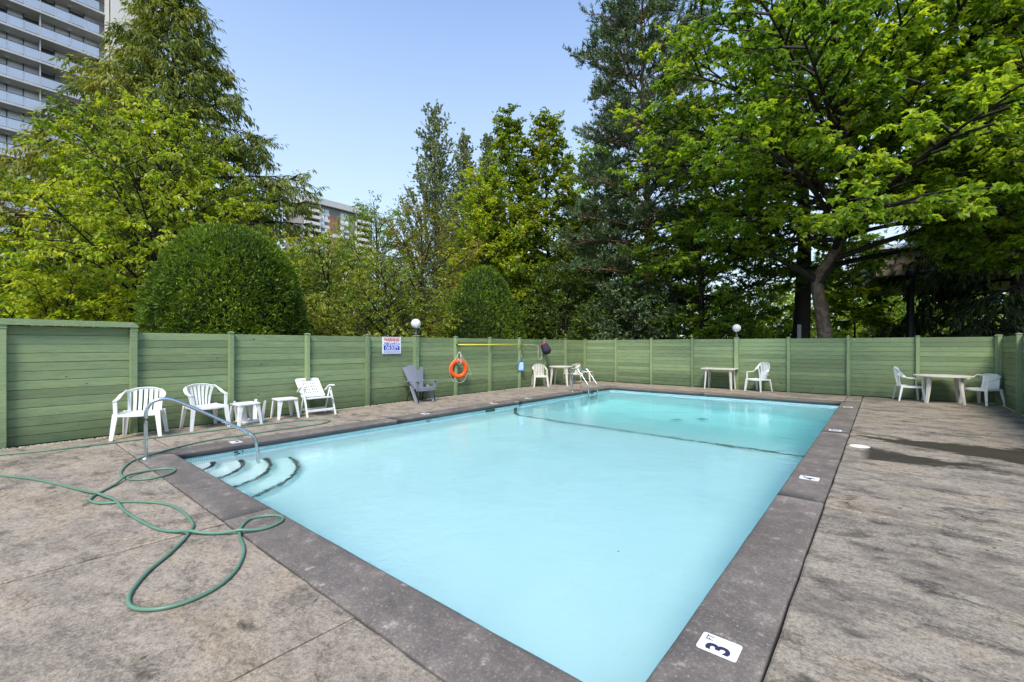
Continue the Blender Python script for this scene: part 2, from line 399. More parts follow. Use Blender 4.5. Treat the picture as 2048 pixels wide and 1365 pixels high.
def mat_water():
    b = NB('pool_water'); p = b.pr((1, 1, 1), 0.0, .5); p.inputs['Transmission Weight'].default_value = 1.0; p.inputs['IOR'].default_value = 1.33
    v = b.coord('Position', (1, 1, 1)); n1 = b.noise(v, 1.1, 3, .5, .3); n2 = b.noise(v, 5.5, 4, .6, .4); n3 = b.noise(v, 22, 2, .5)
    cen = b.noise(v, .28, 2, .5)                      # calm and breezy areas
    k = b.mr(cen, .38, .62, .25, 1)
    b.nrm(b.bump(b.math('MULTIPLY', n3, k), .22, .01, b.bump(b.math('MULTIPLY', n2, k), .30, .03, b.bump(n1, .25, .10))))
    va = b.n('ShaderNodeVolumeAbsorption'); va.inputs['Color'].default_value = (.20, .955, 1.0, 1); va.inputs['Density'].default_value = .195
    b.l(va.outputs[0], b.out.inputs['Volume']); return b.m
M['water'] = mat_water()
def mat_ground():
    b = NB('park_ground'); b.pr((.08, .07, .045), .95, .1)
    n = b.noise(b.coord('Position'), .4, 8, .7); n2 = b.noise(b.coord('Position'), 6, 8, .7)
    b.base(b.mixc(b.mr(n2, .4, .7, 0, .6), b.ramp(n, [(.35, (.028, .04, .014)), (.6, (.05, .075, .02)), (.75, (.09, .075, .045))]), (.03, .03, .015)))
    b.nrm(b.bump(n2, .8, .05)); return b.m
M['ground'] = mat_ground()
M['hose'] = simple('green_hose_rubber', (.105, .215, .145), .42, .45, var=.15, scale=3)
rnd = random.Random(7)
# ------------------------------------------------------------------ setting: ground, deck, coping, pool
XI0, XI1, YI0, YI1, CW = -7.72, -0.85, 1.80, 14.95, 0.42
XO0, XO1, YO0, YO1 = XI0 - CW, XI1 + CW, YI0 - CW, YI1 + CW
WL = -0.145
def ring_sheet(name, x0, x1, y0, y1, hx0, hx1, hy0, hy1, z, mat):
    v = [(x0, y0, z), (x1, y0, z), (x1, y1, z), (x0, y1, z), (hx0, hy0, z), (hx1, hy0, z), (hx1, hy1, z), (hx0, hy1, z)]
    m = MB(); m.add(v, [(0, 1, 5, 4), (1, 2, 6, 5), (2, 3, 7, 6), (3, 0, 4, 7)]); o = m.build(name, mat); o['kind'] = 'structure'; return o
ring_sheet('ground', -900, 900, -900, 900, -10.3, 2.6, -4.6, 17.4, -0.07, M['ground'])
ring_sheet('deck_bedding', -10.5, 2.8, -4.8, 17.6, XI0 - .035, XI1 + .035, YI0 - .035, YI1 + .035, -0.055, M['soil'])
deck = empty('pool_deck', kind='structure')
def slab(x0, x1, y0, y1, mat, gx=None):
    # slab with a slightly wandering arris, rounded over at the joints
    g = .005; x0 += g; x1 -= g; y0 += g; y1 -= g
    def edge(a, b, n):
        out = []
        for i in range(n):
            t = i / n; out.append((a[0] + (b[0] - a[0]) * t, a[1] + (b[1] - a[1]) * t))
        return out
    L = edge((x0, y0), (x1, y0), 14) + edge((x1, y0), (x1, y1), 14) + edge((x1, y1), (x0, y1), 14) + edge((x0, y1), (x0, y0), 14)
    j = [rnd.uniform(0, .004) for _ in L]; j = [q * 2.2 for q in j]; cx, cy = (x0 + x1) / 2, (y0 + y1) / 2; n = len(L)
    def ins(p, d): return (p[0] + d * (1 if p[0] < cx else -1) * (abs(p[0] - x0) < 1e-4 or abs(p[0] - x1) < 1e-4), p[1] + d * (1 if p[1] < cy else -1) * (abs(p[1] - y0) < 1e-4 or abs(p[1] - y1) < 1e-4))
    o = [ins(p, q) for p, q in zip(L, j)]; i2 = [ins(p, q + .012) for p, q in zip(L, j)]
    vs = [(p[0], p[1], -.05) for p in o] + [(p[0], p[1], -.007) for p in o] + [(p[0], p[1], 0) for p in i2]
    fs = [tuple(range(2 * n, 3 * n))]
    for i in range(n):
        k = (i + 1) % n; fs += [(i, k, n + k, n + i), (n + i, n + k, 2 * n + k, 2 * n + i)]
    MB().add(vs, fs).build('concrete_slab', mat, deck)
for a, b, c, d in [(-10.06, -4.405, -4.4, YO0), (-4.395, -2.312, -4.4, YO0), (-2.318, XO1, -4.4, YO0)]: slab(a, b, c, d, M['deck_l'])
for c, d in [(YO0, 1.86), (1.86, 5.55), (5.55, 9.6), (9.6, 13.6), (13.6, 17.1)]: slab(-10.02 if c > 1.5 else -10.06, XO0, c, d, M['deck_l'])
for a, b in [(XO0, -4.4), (-4.4, -0.80)]: slab(a, b, YO1, 17.1, M['deck_l'])
for c, d in [(-4.4, 0.35), (0.35, 5.22), (5.22, 9.78), (9.78, 14.7)]: slab(XO1, 2.36, c, d, M['deck_r'])
slab(XO1, 2.36, 14.7, 17.1, M['deck_r']); slab(-0.80, XO1, YO1, 17.1, M['deck_r'])

prof = [(.414, -.054), (.414, -.008), (.402, 0), (.25, .0), (.06, .001), (.028, -.003), (.009, -.013), (0, -.034), (.0, -.070), (.012, -.094), (.05, -.098)]
copg = empty('pool_coping', kind='structure')
def coping(o, d, q, s0, s1, m0, m1):
    n = max(2, int((s1 - s0) / .25)); vs = []; K = len(prof)
    for i in range(n + 1):
        t = i / n; s = s0 + (s1 - s0) * t; w0 = rnd.uniform(-.003, .003); wz = rnd.uniform(-.0015, .0015)
        for u, z in prof:
            e = (m0 * u * (i == 0)) + (m1 * u * (i == n)); uu = u + (w0 if u > .4 else w0 * .6 if u < .05 else 0)
            vs.append((o[0] + d[0] * (s + e) + q[0] * uu, o[1] + d[1] * (s + e) + q[1] * uu, z + wz))
    fs = []
    for i in range(n):
        for k in range(K - 1): a = i * K + k; fs.append((a, a + 1, a + K + 1, a + K))
    fs += [tuple(range(K)), tuple(n * K + k for k in range(K - 1, -1, -1))]
    me = MB().add(vs, fs, True).build('coping_stone', M['coping'], copg)
G = .004
def run(o, d, q, L, cuts):
    c = [0] + cuts + [L]
    for i in range(len(c) - 1):
        coping(o, d, q, c[i] + (G if i else 0), c[i + 1] - (G if i < len(c) - 2 else 0), -1 if i == 0 else 0, 1 if i == len(c) - 2 else 0)
run((XI0, YI0), (0, 1), (-1, 0), YI1 - YI0, [3.75, 7.8, 11.2])
run((XI1, YI0), (-1, 0), (0, -1), XI1 - XI0, [3.62])
run((XI1, YI1), (0, -1), (1, 0), YI1 - YI0, [5.25, 9.65])
run((XI0, YI1), (1, 0), (0, 1), XI1 - XI0, [3.3])

# pool shell
WX0, WX1, WY0, WY1 = XI0 - .03, XI1 + .03, YI0 - .03, YI1 + .03
def fdepth(y):
    if y < 9.4: return WL - (1.02 + .035 * (y - 1.8))
    if y < 12.6: return WL - (1.286 + .42 * (y - 9.4))
    return WL - 2.63
def fz(x, y):
    z = fdepth(y); r = .30
    d = min(x - WX0, WX1 - x, y - WY0, WY1 - y); d = max(d, 0)
    if d < r: z += r - math.sqrt(max(0, r * r - (r - d) ** 2))
    return z
edge = [0, .008, .03, .07, .12, .18, .24, .30]
xs = [WX0 + e for e in edge] + list(np.linspace(WX0 + .6, WX1 - .6, 14)) + [WX1 - e for e in reversed(edge)]
ys = [WY0 + e for e in edge] + list(np.linspace(WY0 + .6, WY1 - .6, 40)) + [WY1 - e for e in reversed(edge)]
m = MB(); vs = [(x, y, fz(x, y)) for y in ys for x in xs]; nx = len(xs)
m.add(vs, [(j * nx + i, j * nx + i + 1, (j + 1) * nx + i + 1, (j + 1) * nx + i) for j in range(len(ys) - 1) for i in range(nx - 1)], True)
for x in (WX0, WX1):
    vs = [(x, y, z) for y in ys for z in (fz(x, y), -.03)]
    m.add(vs, [(2 * i, 2 * i + 2, 2 * i + 3, 2 * i + 1) for i in range(len(ys) - 1)])
for y in (WY0, WY1):
    vs = [(x, y, z) for x in xs for z in (fz(x, y), -.03)]
    m.add(vs, [(2 * i, 2 * i + 2, 2 * i + 3, 2 * i + 1) for i in range(nx - 1)])
pool = m.build('pool_basin', M['plaster']); pool['kind'] = 'structure'
e = .004; m = MB(); z0, z1 = -.255, -.08
m.add([(WX0 + e, WY0, z0), (WX0 + e, WY1, z0), (WX0 + e, WY1, z1), (WX0 + e, WY0, z1)], [(0, 1, 2, 3)])
m.add([(WX1 - e, WY0, z0), (WX1 - e, WY1, z0), (WX1 - e, WY1, z1), (WX1 - e, WY0, z1)], [(0, 3, 2, 1)])
m.add([(WX0, WY0 + e, z0), (WX1, WY0 + e, z0), (WX1, WY0 + e, z1), (WX0, WY0 + e, z1)], [(0, 1, 2, 3)])
m.add([(WX0, WY1 - e, z0), (WX1, WY1 - e, z0), (WX1, WY1 - e, z1), (WX0, WY1 - e, z1)], [(0, 3, 2, 1)])
m.build('waterline_tile_band', M['tileband'], pool)
# slope-break line of dark tile
m = MB(); y0, y1 = 9.38, 9.52; pts = []
for z in np.linspace(-.28, fz(WX0, 9.46), 12): pts.append((WX0 + .006, z))
for x in xs[1:-1]: pts.append((x, fz(x, 9.46)))
for z in np.linspace(fz(WX1, 9.46), -.28, 12): pts.append((WX1 - .006, z))
vs = []
for i, (x, z) in enumerate(pts):
    nxv = 0; zz = z + .006
    vs += [(x, y0, fz(x, y0) + .006 if 12 <= i < len(pts) - 12 else zz), (x, y1, fz(x, y1) + .006 if 12 <= i < len(pts) - 12 else zz)]
m.add(vs, [(2 * i, 2 * i + 2, 2 * i + 3, 2 * i + 1) for i in range(len(pts) - 1)])
m.build('slope_marker_line', M['darktile'], pool)
# corner steps: quarter discs with dark tile noses
stp = empty('pool_steps', (WX0, WY0, 0), kind='structure')
for r_, dep in [(.50, .26), (.88, .46), (1.25, .66), (1.62, .86)]:
    n = 22; arc = [(r_ * math.cos(a), r_ * math.sin(a)) for a in np.linspace(0, math.pi / 2, n)]
    zt = WL - dep; m = MB(); m.prism([(0.001, 0.001)] + arc, -1.35, zt); st = m.build('pool_step', M['stepplaster'], stp)
    m = MB(); L = r_ * math.pi / 2; k = int(L / .055)
    for i in range(k):
        a = (i + .5) / k * math.pi / 2; rr = r_ - .034
        m.box((rr * math.cos(a), rr * math.sin(a), zt + .002), (.064, .052, .010), rot=(0, 0, a))
    m.build('step_edge_tile', M['darktile'], st, kind='stuff')
# water
m = MB(); m.box(((WX0 + WX1) / 2, (WY0 + WY1) / 2, (WL - 3.2) / 2), (WX1 - WX0 + .06, WY1 - WY0 + .06, abs(-3.2 - WL)))
wo = m.build('pool_water', M['water']); wo['kind'] = 'structure'
# skimmer mouth, drains, tiled depth numbers in the wall
m = MB(); m.box((0, 0, 0), (.012, .34, .015)); m.box((0, .165, -.075), (.012, .015, .14)); m.box((0, -.165, -.075), (.012, .015, .14)); m.box((-.003, 0, -.075), (.006, .31, .13))
m.build('skimmer_mouth', M['skimgreen'], pool, (WX0 + .012, 8.42, -.108))
for x, y in ((-4.55, 12.9), (-3.95, 13.35)):
    MB().lathe([(0, .02), (.13, .018), (.15, 0)], 20).build('floor_drain', simple('drain_grate', (.10, .28, .32), .5), pool, (x, y, fdepth(y)))
def wall_digits(cells, y, name='tile_depth_number'):
    m = MB(); s = .026
    for r_, row in enumerate(cells):
        for c, ch in enumerate(row):
            if ch == '#': m.box((0, c * s, -r_ * s), (.006, s * .9, s * .9))
    m.build(name, M['darktile'], pool, (WX0 + .007, y, -.120), kind='stuff')
wall_digits(['##. #', '..#..', '.##..', '..#..', '##...'], 2.55)
wall_digits(['#.# #', '#.#..', '###..', '..#..', '..#..'], 6.35)
wall_digits(['##. #', '#....', '##...', '..#..', '##...'], 9.62)
wall_digits(['### #', '#.#..', '###..', '#.#..', '###..'], 13.6)

# depth markers set on the coping
def depth_marker(num, loc, rz, label):
    t = empty('depth_marker', loc, rz, label, 'depth marker', 'white depth markers set into the coping')
    hw, hh, r_ = .075, .095, .014; poly = []
    for cx, cy, a0 in ((hw - r_, hh - r_, 0), (-hw + r_, hh - r_, 90), (-hw + r_, -hh + r_, 180), (hw - r_, -hh + r_, 270)):
        for k in range(5): a = R(a0 + k * 22.5); poly.append((cx + r_ * math.cos(a), cy + r_ * math.sin(a)))
    MB().prism(poly, 0, .004).build('plate', M['decalwhite'], t)
    me = text_mesh(num, .155, .0008, .95, .004); me.materials.append(M['decalink']); place('numeral', me, t, (-.028, -.008, .0052))
    me = text_mesh('FT', .048, .0006, .9); me.materials.append(M['decalink']); place('unit_lettering', me, t, (.040, .052, .0052))
depth_marker('3', (-.64, 2.43, .002), R(90), 'white depth tile reading 3 FT on the coping nearest the camera')
depth_marker('4', (-.645, 6.18, .002), R(90), 'white depth tile reading 4 beside the coping joint, right pool edge')
depth_marker('5', (-.645, 9.95, .002), R(90), 'white depth tile on the right coping just past the skimmer lid')
depth_marker('8', (-.645, 13.9, .002), R(90), 'white depth tile on the right coping by the far pool corner')
depth_marker('3', (-7.93, 2.62, .002), R(-90), 'white depth tile on the coping behind the stair handrail')
depth_marker('4', (-7.93, 6.45, .002), R(-90), 'white depth tile on the coping in front of the grey adirondack chair')
depth_marker('5', (-7.93, 8.75, .002), R(-90), 'white depth tile on the coping nearest the skimmer mouth')
depth_marker('5', (-7.93, 10.25, .002), R(-90), 'white depth tile on the coping above the slope marker line')
m = MB(); m.lathe([(0, .007), (.10, .008), (.12, .006), (.13, .0)], 32)
tag(m.build('skimmer_lid', M['lid'], None, (-.26, 8.64, .001)), 'round cream skimmer lid in the deck beside the wet patch', 'skimmer lid')

# ------------------------------------------------------------------ fences
BH = 1.82
def board_mesh(L, h=.1355, t=.022):
    return MB().box((0, 0, 0), (L, t, h - .0045), bev=.004).box((0, t / 2 + .003, 0), (L, .008, h + .002)).mesh('fence_board')
_bc = {}
def bmesh_for(L, mat, h=.1355):
    k = (round(L, 3), mat.name, h)
    if k not in _bc:
        me = board_mesh(L, h); me.materials.append(mat); _bc[k] = me
    return _bc[k]
_pc = {}
def post_mesh(wd, H):
    if (wd, H) not in _pc:
        m = MB(); m.box((0, 0, H / 2), (wd, wd, H), bev=.005); m.box((0, 0, H + .008), (wd + .028, wd + .028, .016), bev=.004)
        m.add([(-wd / 2, -wd / 2, H + .0165), (wd / 2, -wd / 2, H + .0165), (wd / 2, wd / 2, H + .0165), (-wd / 2, wd / 2, H + .0165), (0, 0, H + .032)], [(0, 1, 4), (1, 2, 4), (2, 3, 4), (3, 0, 4)])
        me = m.mesh('post'); me.materials.append(M['fence_post']); _pc[(wd, H)] = me
    return _pc[(wd, H)]
def fence(name, loc, rz, posts, label, big=(), skip_bays=(), n=13):
    f = empty(name, loc, rz, label, 'fence')
    for i, s in enumerate(posts):
        b = s in big
        place('fence_post', post_mesh(.135 if b else .088, BH + (.03 if b else .022)), f, (s, -.03, -.04))
    for i in range(len(posts) - 1):
        if i in skip_bays: continue
        a, b = posts[i], posts[i + 1]; L = round(b - a - .05, 2)
        for k in range(n):
            h = .1355; o = place('fence_board', bmesh_for(L, M['fence']), f, ((a + b) / 2, rnd.uniform(.004, .012) + .016, .045 + (k + .5) * .1365 - .045))
            o.rotation_euler = (rnd.uniform(-.012, .012), rnd.uniform(-.0018, .0018), rnd.uniform(-.001, .001))
    return f
LX = -10.19
lp = [round(.21 + 1.553 * i, 3) for i in range(12)]      # 0.21 .. 17.29
lp = [.21, 1.74, 3.27, 4.83, 6.39, 7.93, 9.46, 11.03, 12.62, 14.22, 15.72]
fence('left_fence', (LX, 0, 0), R(90), [-4.45, -2.9, -1.35] + lp + [17.27],
      'long green board fence beside the plastic chairs, with life ring hanging on it', big=(7.93,), skip_bays=(3,))
fence('back_fence', (0, 17.27, 0), 0, [-8.66, -7.09, -5.49, -3.96, -2.39, -.80, .80, 2.30][:0] + [-10.10, -8.64, -7.09, -5.49, -3.96, -2.38, -.79, .80, 2.36],
      'green board fence across the far end of the pool', big=(-3.96,))
fence('right_fence', (2.42, 0, 0), R(-90), [-17.18, -15.06, -13.4, -11.8, -10.2, -8.6],
      'short run of green board fence at the right hand edge past the oval table')
# raised framed panel
g = empty('framed_fence_panel', (LX, .21, 0), R(90), 'taller framed green board panel with a chamfered top beam, left of the chairs', 'fence panel')
W = 1.53
for k in range(13):
    h = .143; o = place('fence_board', bmesh_for(1.44, M['fence'], h - .003), g, (W / 2, rnd.uniform(.004, .010) + .02, (k + .5) * .1425)); o.rotation_euler = (rnd.uniform(-.015, .015), rnd.uniform(-.0025, .0025), 0)
MB().box((0, 0, .93), (.10, .10, 1.86), bev=.005).build('side_post', M['fence_post'], g, (W, -.03, 0))
MB().box((0, 0, .93), (.10, .10, 1.86), bev=.005).build('side_post', M['fence_post'], g, (.0, -.03, 0))
m = MB(); z0, z1 = 1.862, 1.955
poly = [(-.06, z0), (W + .06, z0), (W + .06, z0 + .03), (W - .02, z1), (-.06, z1)]
vs = [(x, -.10, z) for x, z in poly] + [(x, .03, z) for x, z in poly]; n = 5
m.add(vs, [tuple(range(n)), tuple(range(2 * n - 1, n - 1, -1))] + [(i, n + i, n + (i + 1) % n, (i + 1) % n) for i in range(n)])
m.build('top_beam', M['fence_post'], g)
# gravel strip and grass tufts at the foot of the left fence
m = MB(); rg = random.Random(3)
def pebble(x, y, z, s):
    vs = []; a0 = rg.random() * 6
    for i in range(5): a = a0 + i * 1.257; vs.append((x + math.cos(a) * s * rg.uniform(.7, 1.1), y + math.sin(a) * s * rg.uniform(.7, 1.1), z - s * .2))
    vs.append((x, y, z + s * .55)); m.add(vs, [(i, (i + 1) % 5, 5) for i in range(5)], True)
for i in range(5200):
    y = rg.uniform(-1, 17); x = -10.125 + abs(rg.gauss(0, .035)) + (.02 if rg.random() < .1 else 0); pebble(x, y, -.012 + rg.random() * .012, rg.uniform(.006, .014))
pb = NB('pale_gravel'); pb.pr((.5, .47, .4), .9, .2); pb.base(pb.ramp(pb.noise(pb.coord('Position'), 45, 2), [(.3, (.16, .13, .09)), (.5, (.42, .38, .30)), (.7, (.62, .6, .55))]))
tag(m.build('gravel_strip', pb.m), kind='stuff')

# ------------------------------------------------------------------ hose
hp = [(-9.80, -.9), (-9.62, -.3), (-9.5, 0.18), (-9.34, 0.66), (-9.31, 1.19), (-9.3, 1.7), (-9.26, 2.5), (-9.2, 3.27), (-9.13, 4.0), (-8.95, 4.50), (-8.66, 4.58), (-8.42, 4.25), (-8.42, 3.55), (-8.4, 3.0), (-8.38, 2.47), (-8.21, 2.02), (-7.88, 1.53), (-7.61, 1.28), (-7.18, 1.12), (-6.86, 1.07), (-6.6, 1.11), (-6.47, 1.26), (-6.52, 1.43), (-6.68, 1.54), (-6.82, 1.51), (-6.9, 1.34), (-6.8, 1.14), (-6.5, .96), (-6.31, .83), (-6.14, .73), (-6.0, .70), (-5.83, .76), (-5.70, .92), (-5.5, 1.07), (-5.26, 1.17), (-4.93, 1.2), (-4.6, 1.18), (-4.47, 1.15), (-4.27, 1.05), (-4.04, .9), (-3.84, .74), (-3.65, .63), (-3.52, .58), (-3.4, .57), (-3.3, .61), (-3.22, .7), (-3.2, .83), (-3.26, .99), (-3.42, 1.14), (-3.68, 1.27), (-3.97, 1.34), (-4.15, 1.41), (-4.29, 1.53), (-4.26, 1.66), (-4.16, 1.73), (-4.05, 1.71), (-3.99, 1.62), (-3.98, 1.5), (-4.05, 1.35), (-4.21, 1.2), (-4.38, 1.07), (-4.63, .96), (-4.99, .9), (-5.39, .86), (-5.87, .84), (-6.33, .73), (-6.94, .57), (-7.54, .37), (-8.01, .15), (-8.81, -.16), (-9.5, -.7)]
sp_ = spline([(x, y, 0) for x, y in hp], 7); sp2 = []
for i, p in enumerate(sp_):
    z = .012
    for j in range(0, i - 20, 1):
        q = sp_[j]; d = math.hypot(p.x - q.x, p.y - q.y)
        if d < .075: z = max(z, .012 + .024 * (1 - (d / .075) ** 2) ** .5)
    sp2.append((p.x, p.y, z + .001))
for _ in range(14):
    zz = [p[2] for p in sp2]; sp2 = [(p[0], p[1], max(p[2] if p[2] > .034 else 0, (zz[max(0, i - 1)] + zz[i] + zz[min(len(zz) - 1, i + 1)]) / 3)) for i, p in enumerate(sp2)]
tag(MB().tube(sp2, .0125, 8).build('garden_hose', M['hose']), 'green garden hose looped over the left deck and coping', 'hose')

# ------------------------------------------------------------------ pool rails
rl = empty('stair_handrail', (-7.74, 1.47, 0), 0, 'bent stainless steel handrail beside the corner pool steps', 'handrail')
o = Vector((-7.74, 1.47, 0))
pth = [(-7.76, 1.46, -.02), (-7.76, 1.46, .35), (-7.76, 1.46, .58), (-7.755, 1.475, .68), (-7.74, 1.515, .75), (-7.725, 1.57, .788), (-7.71, 1.635, .80), (-7.69, 1.71, .79), (-7.66, 1.81, .745), (-7.58, 2.05, .595), (-7.48, 2.37, .385), (-7.41, 2.58, .25), (-7.385, 2.66, .185), (-7.37, 2.70, .10), (-7.365, 2.72, 0), (-7.36, 2.74, -.2), (-7.36, 2.745, -.62)]
MB().tube([Vector(p) - o for p in spline(pth, 5)], .0235, 14).build('rail', M['steel'], rl)
MB().lathe([(.024, .014), (.05, .010), (.055, 0)], 18).build('base_flange', M['steel'], rl, (-.02, -.01, .001))
ld = empty('pool_ladder', (-8.02, 13.15, 0), 0, 'stainless steel pool ladder with two arched grab rails', 'ladder'); o = Vector((-8.02, 13.15, 0))
for y in (12.86, 13.44):
    pth = [(-8.05, y, -.02), (-8.05, y, .45), (-8.045, y, .62), (-8.00, y, .71), (-7.92, y, .745), (-7.84, y, .72), (-7.76, y, .64), (-7.52, y, .33), (-7.44, y, .22), (-7.42, y, .14), (-7.42, y, -.2), (-7.42, y, -1.3)]
    MB().tube([Vector(p) - o for p in spline(pth, 5)], .024, 12).build('grab_rail', M['steel'], ld)
    MB().lathe([(.024, .014), (.05, .010), (.055, 0)], 16).build('base_flange', M['steel'], ld, Vector((-8.05, y, .001)) - o)
for z in (-.20, -.46, -.72, -.98):
    MB().box((0, 0, 0), (.085, .56, .02), bev=.004).build('ladder_tread', M['steel'], ld, Vector((-7.42, 13.15, z)) - o)

# ------------------------------------------------------------------ globe lamps
def lamp(x, y, z0, label):
    t = empty('globe_lamp', (x, y, z0), 0, label, 'lamp', 'white globe lamps on the fence posts')
    MB().lathe([(0, 0), (.05, 0), (.052, .02), (.038, .04), (.038, .15), (.055, .165), (.06, .19), (0, .19)], 18).build('lamp_collar', M['lampbase'], t)
    r = .14; prof_ = [(0.056, .185)] + [(r * math.sin(a), .185 + r * .93 - r * math.cos(a)) for a in np.linspace(.42, math.pi, 16)]
    MB().lathe(prof_, 28).build('globe', M['globe'], t)
lamp(LX + .03, 7.93, BH + .025, 'white globe lamp above the grey adirondack chair, next to the warning sign')
lamp(-3.96, 17.24, BH + .025, 'white globe lamp on the far fence above the rectangular cream table')

# ------------------------------------------------------------------ things hanging on the left fence
FX = LX + .02
s = empty('warning_sign', (FX - .015, 7.135, 1.545), 0, 'white warning sign with red heading and blue no lifeguard panel', 'sign'); s.rotation_euler = (R(90), 0, R(90))
sw, sh = .60, .46
MB().box((0, 0, .004), (sw, sh, .006), bev=.002).build('sign_board', M['signwhite'], s)
m = MB()
for a, b, c, d in ((-sw / 2, sw / 2, sh / 2 - .012, sh / 2 - .006), (-sw / 2, sw / 2, -sh / 2 + .006, -sh / 2 + .012)): m.box(((a + b) / 2, (c + d) / 2, .0075), (b - a - .02, d - c, .001))
m.build('border_line', M['signblue'], s)
MB().box((0, -.025, .0078), (.50, .215, .0012)).build('blue_panel', M['signblue'], s)
for tx, sz, yy, mt, sx in (('WARNING', .125, .150, 'red', .78), ('NO LIFEGUARD', .135, .032, 'signwhite', .56), ('ON DUTY', .135, -.078, 'signwhite', .66)):
    me = text_mesh(tx, sz, .0008, sx, .0035); me.materials.append(M[mt]); place('lettering', me, s, (0, yy, .0095))
for sgn in (-1, 1):
    me = text_mesh('S', .05, .0006, 1); me.materials.append(M['red']); place('small_symbol', me, s, (sgn * .25, .165, .009))
m = MB()
for yy in (-.165, -.19):
    x = -.25
    while x < .24:
        l = rnd.uniform(.02, .055); m.box((x + l / 2, yy, .0078), (l, .012, .001)); x += l + .010
m.build('small_print', M['signblue'], s, kind='stuff')

lr = empty('life_ring', (FX + .10, 9.50, .83), 0, 'orange life ring with white rope hanging from a fence post', 'life ring'); lr.rotation_euler = (0, R(6), R(-26))
# local: ring lies in the YZ plane
rp = [(0, .245 * math.cos(a), .245 * math.sin(a)) for a in np.linspace(0, 2 * math.pi, 41)[:-1]]
MB().sweep(rp, [(math.cos(a) * .064, math.sin(a) * .050) for a in np.linspace(0, 2 * math.pi, 15)[:-1]], up=(1, 0, 0), closed=True).build('ring_float', M['orange'], lr)
def rope(pts, r=.006, nm='rope', par=None, mat='rope'): return MB().tube(spline(pts, 6), r, 6).build(nm, M[mat], par)
rope([(-.01, 0, .52), (.03, -.06, .42), (.05, -.15, .28), (.06, -.27, .12), (.05, -.305, -.02), (.05, -.28, -.16), (.04, -.22, -.30), (.03, -.17, -.395), (.02, -.15, -.35), (.03, -.13, -.27)], par=lr)
rope([(-.01, 0, .52), (.02, .05, .45), (.04, .12, .34), (.05, .22, .20), (.06, .31, .02), (.05, .38, -.13), (.05, .40, -.18), (.04, .36, -.20), (.05, .27, -.14)], par=lr)
rope([(.04, -.12, -.26), (.03, -.10, -.36), (.02, -.02, -.43), (.02, .08, -.44), (.03, .18, -.38), (.04, .24, -.25), (.05, .25, -.16)], par=lr)
rope([(-.01, 0, .53), (.02, -.04, .44), (.04, -.05, .34), (.07, -.02, .26), (.08, .05, .20), (.07, .02, .30), (.03, .04, .42), (-.01, .01, .52)], r=.007, par=lr)
rope([(.0, .02, .53), (.05, .06, .40), (.07, .08, .28), (.075, .06, .17), (.07, -.03, .16), (.06, -.08, .24)], r=.006, par=lr)
MB().tube(spline([(-.12, 0, .50), (-.03, 0, .50), (0, 0, .52), (.01, 0, .555)], 4), .006, 6).build('hook', M['steel'], lr)

yp = empty('rescue_pole', (FX + .10, 9.43, 1.565), 0, 'yellow rescue pole with a looped white hook lying along the fence', 'pole')
MB().tube([(0, 0, 0), (0, 1.7, .002), (0, 3.35, 0)], .019, 12).build('pole_shaft', M['yellow'], yp)
MB().tube([(0, -.02, 0), (0, .03, 0)], .022, 12).build('end_cap', M['black'], yp)
MB().tube(spline([(0, 3.3, 0), (0, 3.75, .004), (.02, 3.98, -.01), (.03, 4.22, -.07), (.03, 4.36, -.20), (.03, 4.42, -.36), (.03, 4.40, -.50), (.03, 4.28, -.58), (.03, 4.19, -.50), (.03, 4.17, -.36), (.03, 4.19, -.15), (.02, 4.10, -.03)], 6), .0075, 8).build('body_hook', M['rope'], yp)
for yy in (.07, 3.1):
    MB().tube(spline([(-.07, yy, -.02), (-.02, yy, -.035), (.02, yy, -.028), (.028, yy, 0)], 4), .005, 6).build('wall_hook', M['lampbase'], yp)

nt_ = empty('leaf_skimmer_net', (FX + .09, 12.62, .83), 0, 'small blue flat skimmer net hanging on a fence post', 'skimmer net'); nt_.rotation_euler = (0, R(4), R(-20))
MB().band(spline([(0, -.085, .13), (0, -.11, 0), (0, -.14, -.17), (0, -.08, -.20), (0, .08, -.20), (0, .14, -.17), (0, .11, 0), (0, .085, .13), (0, -.085, .13)], 4), .03, .022, up=(1, 0, 0)).build('net_frame', M['blue'], nt_)
m = MB(); m.box((-.004, 0, -.035), (.006, .20, .30)); m.build('net_mesh', M['netwhite'], nt_)
MB().tube([(0, 0, .13), (0, 0, .24), (0, .002, .40)], .016, 8, radii=[1.3, 1.1, .9]).build('handle_socket', M['blue'], nt_)

bg_ = empty('net_bag', (FX + .12, 14.12, 1.42), 0, 'black and pink net bag hanging by a black strap on the fence', 'bag'); bg_.rotation_euler = (0, 0, R(-35))
pf = [(.02, -.30), (.10, -.29), (.155, -.22), (.165, -.12), (.15, 0), (.13, .08), (.12, .10)]
m = MB(); m.lathe(pf, 18); b = m.build('bag_body', M['darkbag'], bg_); b.rotation_euler = (0, R(38), R(200)); b.location = (.02, -.03, .06)
rp = [(.13 * math.cos(a), .13 * math.sin(a), .10) for a in np.linspace(0, 2 * math.pi, 21)[:-1]]
r_ = MB().tube(rp, .024, 8, closed=True).build('bag_rim', M['pink'], bg_); r_.rotation_euler = b.rotation_euler; r_.location = b.location
m = MB().lathe([(0, .02), (.08, .03), (.12, .10)], 16).build('bag_lining', M['pink'], bg_); m.rotation_euler = b.rotation_euler; m.location = b.location
MB().band([(-.02, 0, .14), (-.05, 0, .22), (-.06, 0, .30)], .03, .006, up=(1, 0, 0)).build('bag_strap', M['black'], bg_)
